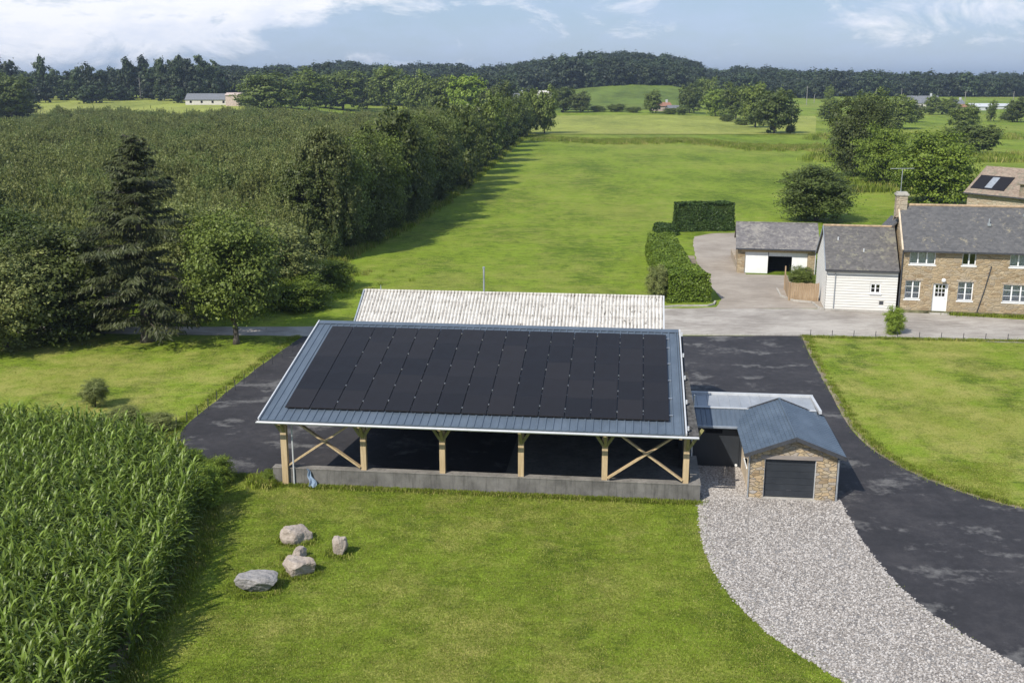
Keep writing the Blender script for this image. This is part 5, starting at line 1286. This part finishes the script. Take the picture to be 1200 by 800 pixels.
# ------------------------------------------------------------------ clipped hedges
def hedge(name, poly, z1, m, label, n, ls=.11, seed=1):
    """poly: list of quads (4 xy ccw) forming one hedge"""
    g = np.random.default_rng(seed); t = thing(name, (0, 0, 0), 0, label, 'hedge'); mb = MB(); cs, ns_ = [], []
    A = []
    for q in poly:
        q = [np.array(p, float) for p in q]; c = sum(q) / 4
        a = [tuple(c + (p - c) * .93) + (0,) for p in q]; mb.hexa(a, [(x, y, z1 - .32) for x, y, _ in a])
        faces = [((q[0], 0), (q[1], 0), (q[2], 0), (q[3], 0), 'top')]
        A.append((q, 'top', np.linalg.norm(q[1] - q[0]) * np.linalg.norm(q[2] - q[1])))
        for i in range(4): A.append(((q[i], q[(i + 1) % 4]), 'side', np.linalg.norm(q[(i + 1) % 4] - q[i]) * z1))
    tot = sum(a[2] for a in A)
    for q, k, ar in A:
        m_ = int(n * ar / tot); s, u = g.uniform(size=(m_, 1)), g.uniform(size=(m_, 1))
        if k == 'top':
            p = (q[0] * (1 - s) + q[1] * s) * (1 - u) + (q[3] * (1 - s) + q[2] * s) * u
            bmp = .10 * np.sin(p[:, :1] * 2.1) * np.cos(p[:, 1:] * 1.3) - .22 * np.maximum(np.abs(s - .5), np.abs(u - .5)) ** 6 * 64 * .5
            p = np.concatenate([p, np.full((m_, 1), z1) + bmp + g.normal(size=(m_, 1)) * .05], 1); nn = np.tile([0, 0, 1.0], (m_, 1))
        else:
            a, b = q; p2 = a * (1 - s) + b * s; d = (b - a) / np.linalg.norm(b - a); o = np.array([d[1], -d[0]])
            p2 = p2 + o * (g.normal(size=(m_, 1)) * .05 + .10 * np.sin(s * 9 + u * 5) - .25 * u ** 8); p = np.concatenate([p2, u * z1], 1); nn = np.tile([o[0], o[1], .1], (m_, 1))
        cs.append(p); ns_.append(nn)
    c = np.concatenate(cs); nr = unit(np.concatenate(ns_) + g.normal(size=c.shape) * .55); d = unit(np.cross(nr, g.normal(size=c.shape))); w = np.cross(nr, d); s = ls * g.uniform(.6, 1.5, len(c))
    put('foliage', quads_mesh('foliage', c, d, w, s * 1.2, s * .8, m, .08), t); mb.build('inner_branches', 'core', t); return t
hedge('clipped_hedge', [[(12.45, 82.6), (15.75, 82.9), (15.4, 87.9), (12.1, 87.6)], [(12.1, 87.55), (15.1, 87.85), (16.3, 106.5), (13.6, 106.2)]], 2.25, 'leaf_hedge', 'bright green clipped hedge with a square end, running beside the courtyard drive', 60000, .12, 3)
hedge('clipped_hedge', [[(19.2, 122.8), (25.9, 123.6), (25.7, 125.6), (19.0, 124.8)]], 3.25, 'leaf_hedge_dark', 'tall dark clipped hedge at the top end of the courtyard drive', 22000, .15, 4)
hedge('clipped_hedge', [[(16.8, 119.5), (18.6, 119.7), (18.9, 124.0), (16.6, 124.0)]], .9, 'leaf_hedge_dark', 'low clipped hedge left of the tall dark hedge', 7000, .13, 5)
# garden lamp in front of the back hedge
p = gp(828, 268); gl_ = thing('garden_lamp', p, 0, 'small garden lamp post with twin heads before the tall dark hedge', 'lamp post')
mb = MB(); mb.tube([(0, 0, 0), (0, 0, 1.5)], .045, 8); mb.tube([(-.28, 0, 1.62), (0, 0, 1.5), (.28, 0, 1.62)], .03, 6); mb.build('post', 'zinc', gl_)
for s in (-1, 1):
    mb = MB(); mb.tube([(s * .3, 0, 1.58), (s * .3, 0, 1.64), (s * .3, 0, 1.8), (s * .3, 0, 1.84)], [.07, .13, .10, .03], 8); mb.build('lamp_head', 'white_paint', gl_)

# ------------------------------------------------------------------ stakes along the tarmac
sp_ = None
stk = [(345, 412), (334, 419), (322, 427), (312, 434), (302, 443), (289, 450), (279, 457), (268, 464), (257, 471), (247, 480), (235, 488), (222, 495), (209, 503)]
for i, (px, py) in enumerate(stk):
    p = gp(px - 3, py)
    mb = None
    if sp_ is None:
        mb = MB(); mb.tube([(0, 0, 0), (.01, 0, .62)], .022, 6); o = mb.build('fence_stake', 'dark_trim'); sp_ = o.data
    else: o = bpy.data.objects.new('fence_stake', sp_); COL.objects.link(o)
    o.location = (p[0], p[1], 0); o.rotation_euler = (random.uniform(-.08, .08), random.uniform(-.08, .08), 0)
    tag(o, 'thin dark stake in the row along the left edge of the new tarmac', 'stake', 'thin stakes along the left tarmac edge')
for i in range(11):
    x = 20.6 + i * 1.45; o = bpy.data.objects.new('fence_stake', sp_); COL.objects.link(o); o.location = (x, 71.35 - (x - 20) * .096, 0); o.scale = (1, 1, .8)
    tag(o, 'short dark stake in the row between the road and the right lawn', 'stake', 'short stakes along the right lawn by the road')
# ------------------------------------------------------------------ utility poles
def upole(px, yb, yt, label, arm=True):
    p = gp(px, yb); dr_ = ray(px, yt); zt = H + dr_[2] / dr_[1] * p[1]; h_ = zt - p[2]
    t = thing('utility_pole', p, .2, label, 'pole'); mb = MB(); mb.tube([(0, 0, 0), (0, 0, h_)], [.22, .15], 6); mb.build('post', 'pole', t)
    if arm: mb = MB(); mb.box(-.9, .9, -.08, .08, h_ - .8, h_ - .6); mb.build('crossarm', 'pole', t)
upole(945, 123, 101, 'tallest pale pole in the right field before the wood'); upole(1130, 126, 107, 'pale pole left of the white far buildings')
upole(1026, 118, 103, 'thin pole above the tree clump on the right', False); upole(1056, 117, 104, 'thin pole left of the grey-roofed far house', False); upole(1187, 122, 107, 'thin pole near the right edge of the far field', False)
upole(954, 121, 111, 'short pole beside the tallest pole', False); upole(757, 104, 85, 'thin pole at the foot of the wooded hill', False); upole(706, 106, 103, 'tiny pale pole on the hillside field', False)
upole(165, 117, 91, 'pole in front of the tree belt on the left', False); upole(205, 115, 92, 'pole just left of the long farm building', False); upole(279, 103, 84, 'thin pole right of the long farm building', False)

# ------------------------------------------------------------------ far buildings
def farhouse(px, yb, w, d, e, r, label, wall='far_wall', roof='far_roof', rot=0.0, name='farmhouse', Y=None, cat='house', chim=True, wins=3):
    p = gp(px, yb)
    if Y: X = (px - 600) / 1283 * Y; p = (X, Y, float(T(X, Y)))
    t = thing(name, p, rot, label, cat); mb = MB(); hw_, hd = w / 2, d / 2
    mb.box(-hw_, hw_, -hd, hd, -.5, e); mb.add([(-hw_, -hd, e), (-hw_, hd, e), (-hw_, 0, e + r), (hw_, -hd, e), (hw_, hd, e), (hw_, 0, e + r)], [(0, 2, 1), (3, 4, 5)]); mb.build('wall', wall, t)
    mb = MB(); k = r / hd
    mb.slab((-hw_ - .3, -hd - .4, e - .4 * k + .1), (hw_ + .3, -hd - .4, e - .4 * k + .1), (hw_ + .3, 0, e + r + .1), (-hw_ - .3, 0, e + r + .1), .15); mb.slab((-hw_ - .3, hd + .4, e - .4 * k + .1), (hw_ + .3, hd + .4, e - .4 * k + .1), (hw_ + .3, .002, e + r + .1), (-hw_ - .3, .002, e + r + .1), .15); mb.build('roof', roof, t)
    if chim:
        mb = MB(); mb.box(hw_ * .55, hw_ * .55 + .9, -.45, .45, e + r * .7, e + r + 1.4); mb.build('chimney', 'white_trim', t)
    for i in range(wins):
        x = -hw_ + w * (i + .5) / wins; mb = MB(); mb.box(x - .5, x + .5, -hd - .03, -hd + .02, e * .35, e * .75); mb.build('window', 'dark_room', t)
    return t
# long farm building beyond the left field
farhouse(244, 115, 21, 8, 2.6, 2.6, 'long low farm building with grey roof beyond the pale left field', 'far_wall', 'far_roof', -.05, 'farm_building', 520, 'farm building', False, 4)
farhouse(274, 117, 7, 7, 5.0, 1.0, 'square pinkish farm building at the right end of the long one', 'pink_wall', 'pink_wall', -.05, 'farm_building', 508, 'farm building', False, 0)
farhouse(437, 108, 9, 7, 3.5, 3.0, 'small grey house behind the three rounded trees', 'far_wall', 'far_roof', .1, 'farmhouse', 640, 'house', True, 2)
farhouse(604, 118, 10, 8, 6.5, 3.5, 'grey-roofed house half hidden by the hedgerow end', 'far_wall', 'far_roof', .1, 'farmhouse', 520)
farhouse(638, 112, 7, 6, 6, 2.5, 'pale-walled small house behind the dark rounded trees', 'far_wall', 'far_wall', .1, 'farmhouse', 600, 'house', False)
farhouse(776, 127, 8.5, 7, 2.6, 1.6, 'low reddish farm shed with white gable on the hillside', 'pink_wall', 'red_roof', .2, 'farmhouse', 545, 'house', True, 2)
farhouse(790, 128, 6, 5, 1.8, 1.2, 'small dark shed right of the reddish farm shed', 'far_roof', 'far_roof', .2, 'field_shed', 540, 'shed', False, 1)
farhouse(1081, 121, 18, 9, 3.5, 3.6, 'grey-roofed house with white chimney before the right-hand wood', 'far_wall', 'far_roof', -.1, 'farmhouse', 600, 'house', True, 3)
farhouse(1123, 124, 7, 6, 3.2, 2.0, 'small dark-roofed house left of the pale pole', 'far_wall', 'far_roof', .1, 'farmhouse', 590)
farhouse(1131, 127, 4, 6, 2.2, 1.2, 'tiny red-roofed shed at the foot of the pale pole', 'pink_wall', 'red_roof', .1, 'field_shed', 575, 'shed', False, 1)
farhouse(1151, 127, 11, 7, 2.2, 1.5, 'long white-roofed building, left of two in the right field', 'white_trim', 'white_trim', -.1, 'farm_building', 580, 'farm building', False, 2)
farhouse(1172, 127, 13, 7, 1.8, 1.2, 'long white-roofed building, right of two in the right field', 'white_trim', 'white_trim', -.1, 'farm_building', 600, 'farm building', False, 2)

# ------------------------------------------------------------------ haze
mb = MB(); mb.box(-14000, 14000, -160, 9300, -30, 75)
hz = mb.build('haze', 'core'); m = bpy.data.materials.new('haze_air'); m.use_nodes = True; nt = NT(m.node_tree); m.node_tree.nodes.remove(m.node_tree.nodes['Principled BSDF'])
pv = nt.n('ShaderNodeVolumePrincipled'); pv.inputs['Density'].default_value = 0.00016; pv.inputs['Color'].default_value = (0.62, 0.74, 0.92, 1); pv.inputs['Anisotropy'].default_value = 0.2
nt.link(pv.outputs[0], m.node_tree.nodes['Material Output'].inputs['Volume']); hz.data.materials.clear(); hz.data.materials.append(m); hz['kind'] = 'stuff'; hz['label'] = 'thin blue haze over the distance'

# ------------------------------------------------------------------ sun and sky
EL, PHI = R(44), R(35)
# the sun stands behind the camera to the left
az = SR
dx = -math.sin(PHI + 0) ; dy = -math.cos(PHI)
U_ = (math.cos(SR), math.sin(SR)); V_ = (-math.sin(SR), math.cos(SR))
sx, sy = dx * U_[0] + dy * V_[0], dx * U_[1] + dy * V_[1]
sd = np.array([sx * math.cos(EL), sy * math.cos(EL), math.sin(EL)])
sl_ = bpy.data.lights.new('sun', 'SUN'); sl_.energy = 5.0; sl_.angle = R(0.55); sl_.color = (1.0, 0.95, 0.86)
so = bpy.data.objects.new('sun', sl_); COL.objects.link(so)
from mathutils import Vector
so.rotation_euler = Vector(sd).to_track_quat('Z', 'Y').to_euler()
w = bpy.data.worlds.new('World'); scn.world = w; w.use_nodes = True; nt = NT(w.node_tree); bg = w.node_tree.nodes['Background']
sky = nt.n('ShaderNodeTexSky', sky_type='NISHITA'); sky.sun_disc = False; sky.sun_elevation = EL; sky.sun_rotation = math.atan2(sx, sy); sky.altitude = 50; sky.air_density = 1.0; sky.dust_density = 0.6; sky.ozone_density = 2.0
tc = nt.n('ShaderNodeTexCoord'); v = tc.outputs['Generated']; x, y, z = nt.sep(v)
azm = nt.math('ARCTAN2', x, y)
cv = nt.n('ShaderNodeCombineXYZ'); nt.link(nt.math('MULTIPLY', azm, 7.0), cv.inputs[0]); nt.link(nt.math('MULTIPLY', z, 15.0), cv.inputs[1]); cv.inputs[2].default_value = 3.1
n1 = nt.noise(cv.outputs[0], 1.5, 10, 0.68, 0.5)
cv2 = nt.n('ShaderNodeCombineXYZ'); nt.link(nt.math('MULTIPLY', azm, 1.6), cv2.inputs[0]); nt.link(nt.math('MULTIPLY', z, 9.0), cv2.inputs[1]); cv2.inputs[2].default_value = 8.0
n2 = nt.noise(cv2.outputs[0], 1.6, 5, 0.6)
def blob(a0, z0, wa, wz):
    a = nt.math('DIVIDE', nt.math('SUBTRACT', azm, a0), wa); b = nt.math('DIVIDE', nt.math('SUBTRACT', z, z0), wz)
    q = nt.math('ADD', nt.math('MULTIPLY', a, a), nt.math('MULTIPLY', b, b)); return nt.math('EXPONENT', nt.math('MULTIPLY', q, -1.0))
bl = nt.math('ADD', nt.math('ADD', nt.math('MULTIPLY', blob(-.23, .078, .10, .026), .34), nt.math('MULTIPLY', blob(-.40, .05, .15, .035), .24)), nt.math('MULTIPLY', blob(.30, .05, .16, .022), .07))
den = nt.math('ADD', nt.math('ADD', nt.math('MULTIPLY', n1, .75), nt.math('MULTIPLY', n2, .3)), bl)
cl = nt.mapr(den, .585, .72)
skyc = nt.n('ShaderNodeVectorMath', operation='SCALE'); nt.link(sky.outputs[0], skyc.inputs[0]); skyc.inputs['Scale'].default_value = 1.0
base = nt.mix(0.55, skyc.outputs[0], (4.4, 6.2, 9.5))
col = nt.mix(nt.math('MULTIPLY', cl, .92), base, (11.4, 11.4, 11.9))
# soft grey cloud undersides
gy = nt.mapr(nt.math('ADD', nt.math('MULTIPLY', n2, .6), nt.math('MULTIPLY', nt.noise(cv.outputs[0], 3.1, 6, .65), .4)), .46, .60)
col = nt.mix(nt.math('MULTIPLY', gy, .42), col, (5.8, 7.1, 9.6))
nt.link(col, bg.inputs[0]); bg.inputs[1].default_value = 0.09
vs_ = scn.view_settings; scn.display_settings.display_device = 'sRGB'; vs_.view_transform = 'Standard'; vs_.look = 'None'; vs_.exposure = 0.12; vs_.gamma = 1.0; vs_.use_curve_mapping = False
scn.cycles.max_bounces = 6; scn.cycles.transparent_max_bounces = 8; scn.cycles.volume_bounces = 0
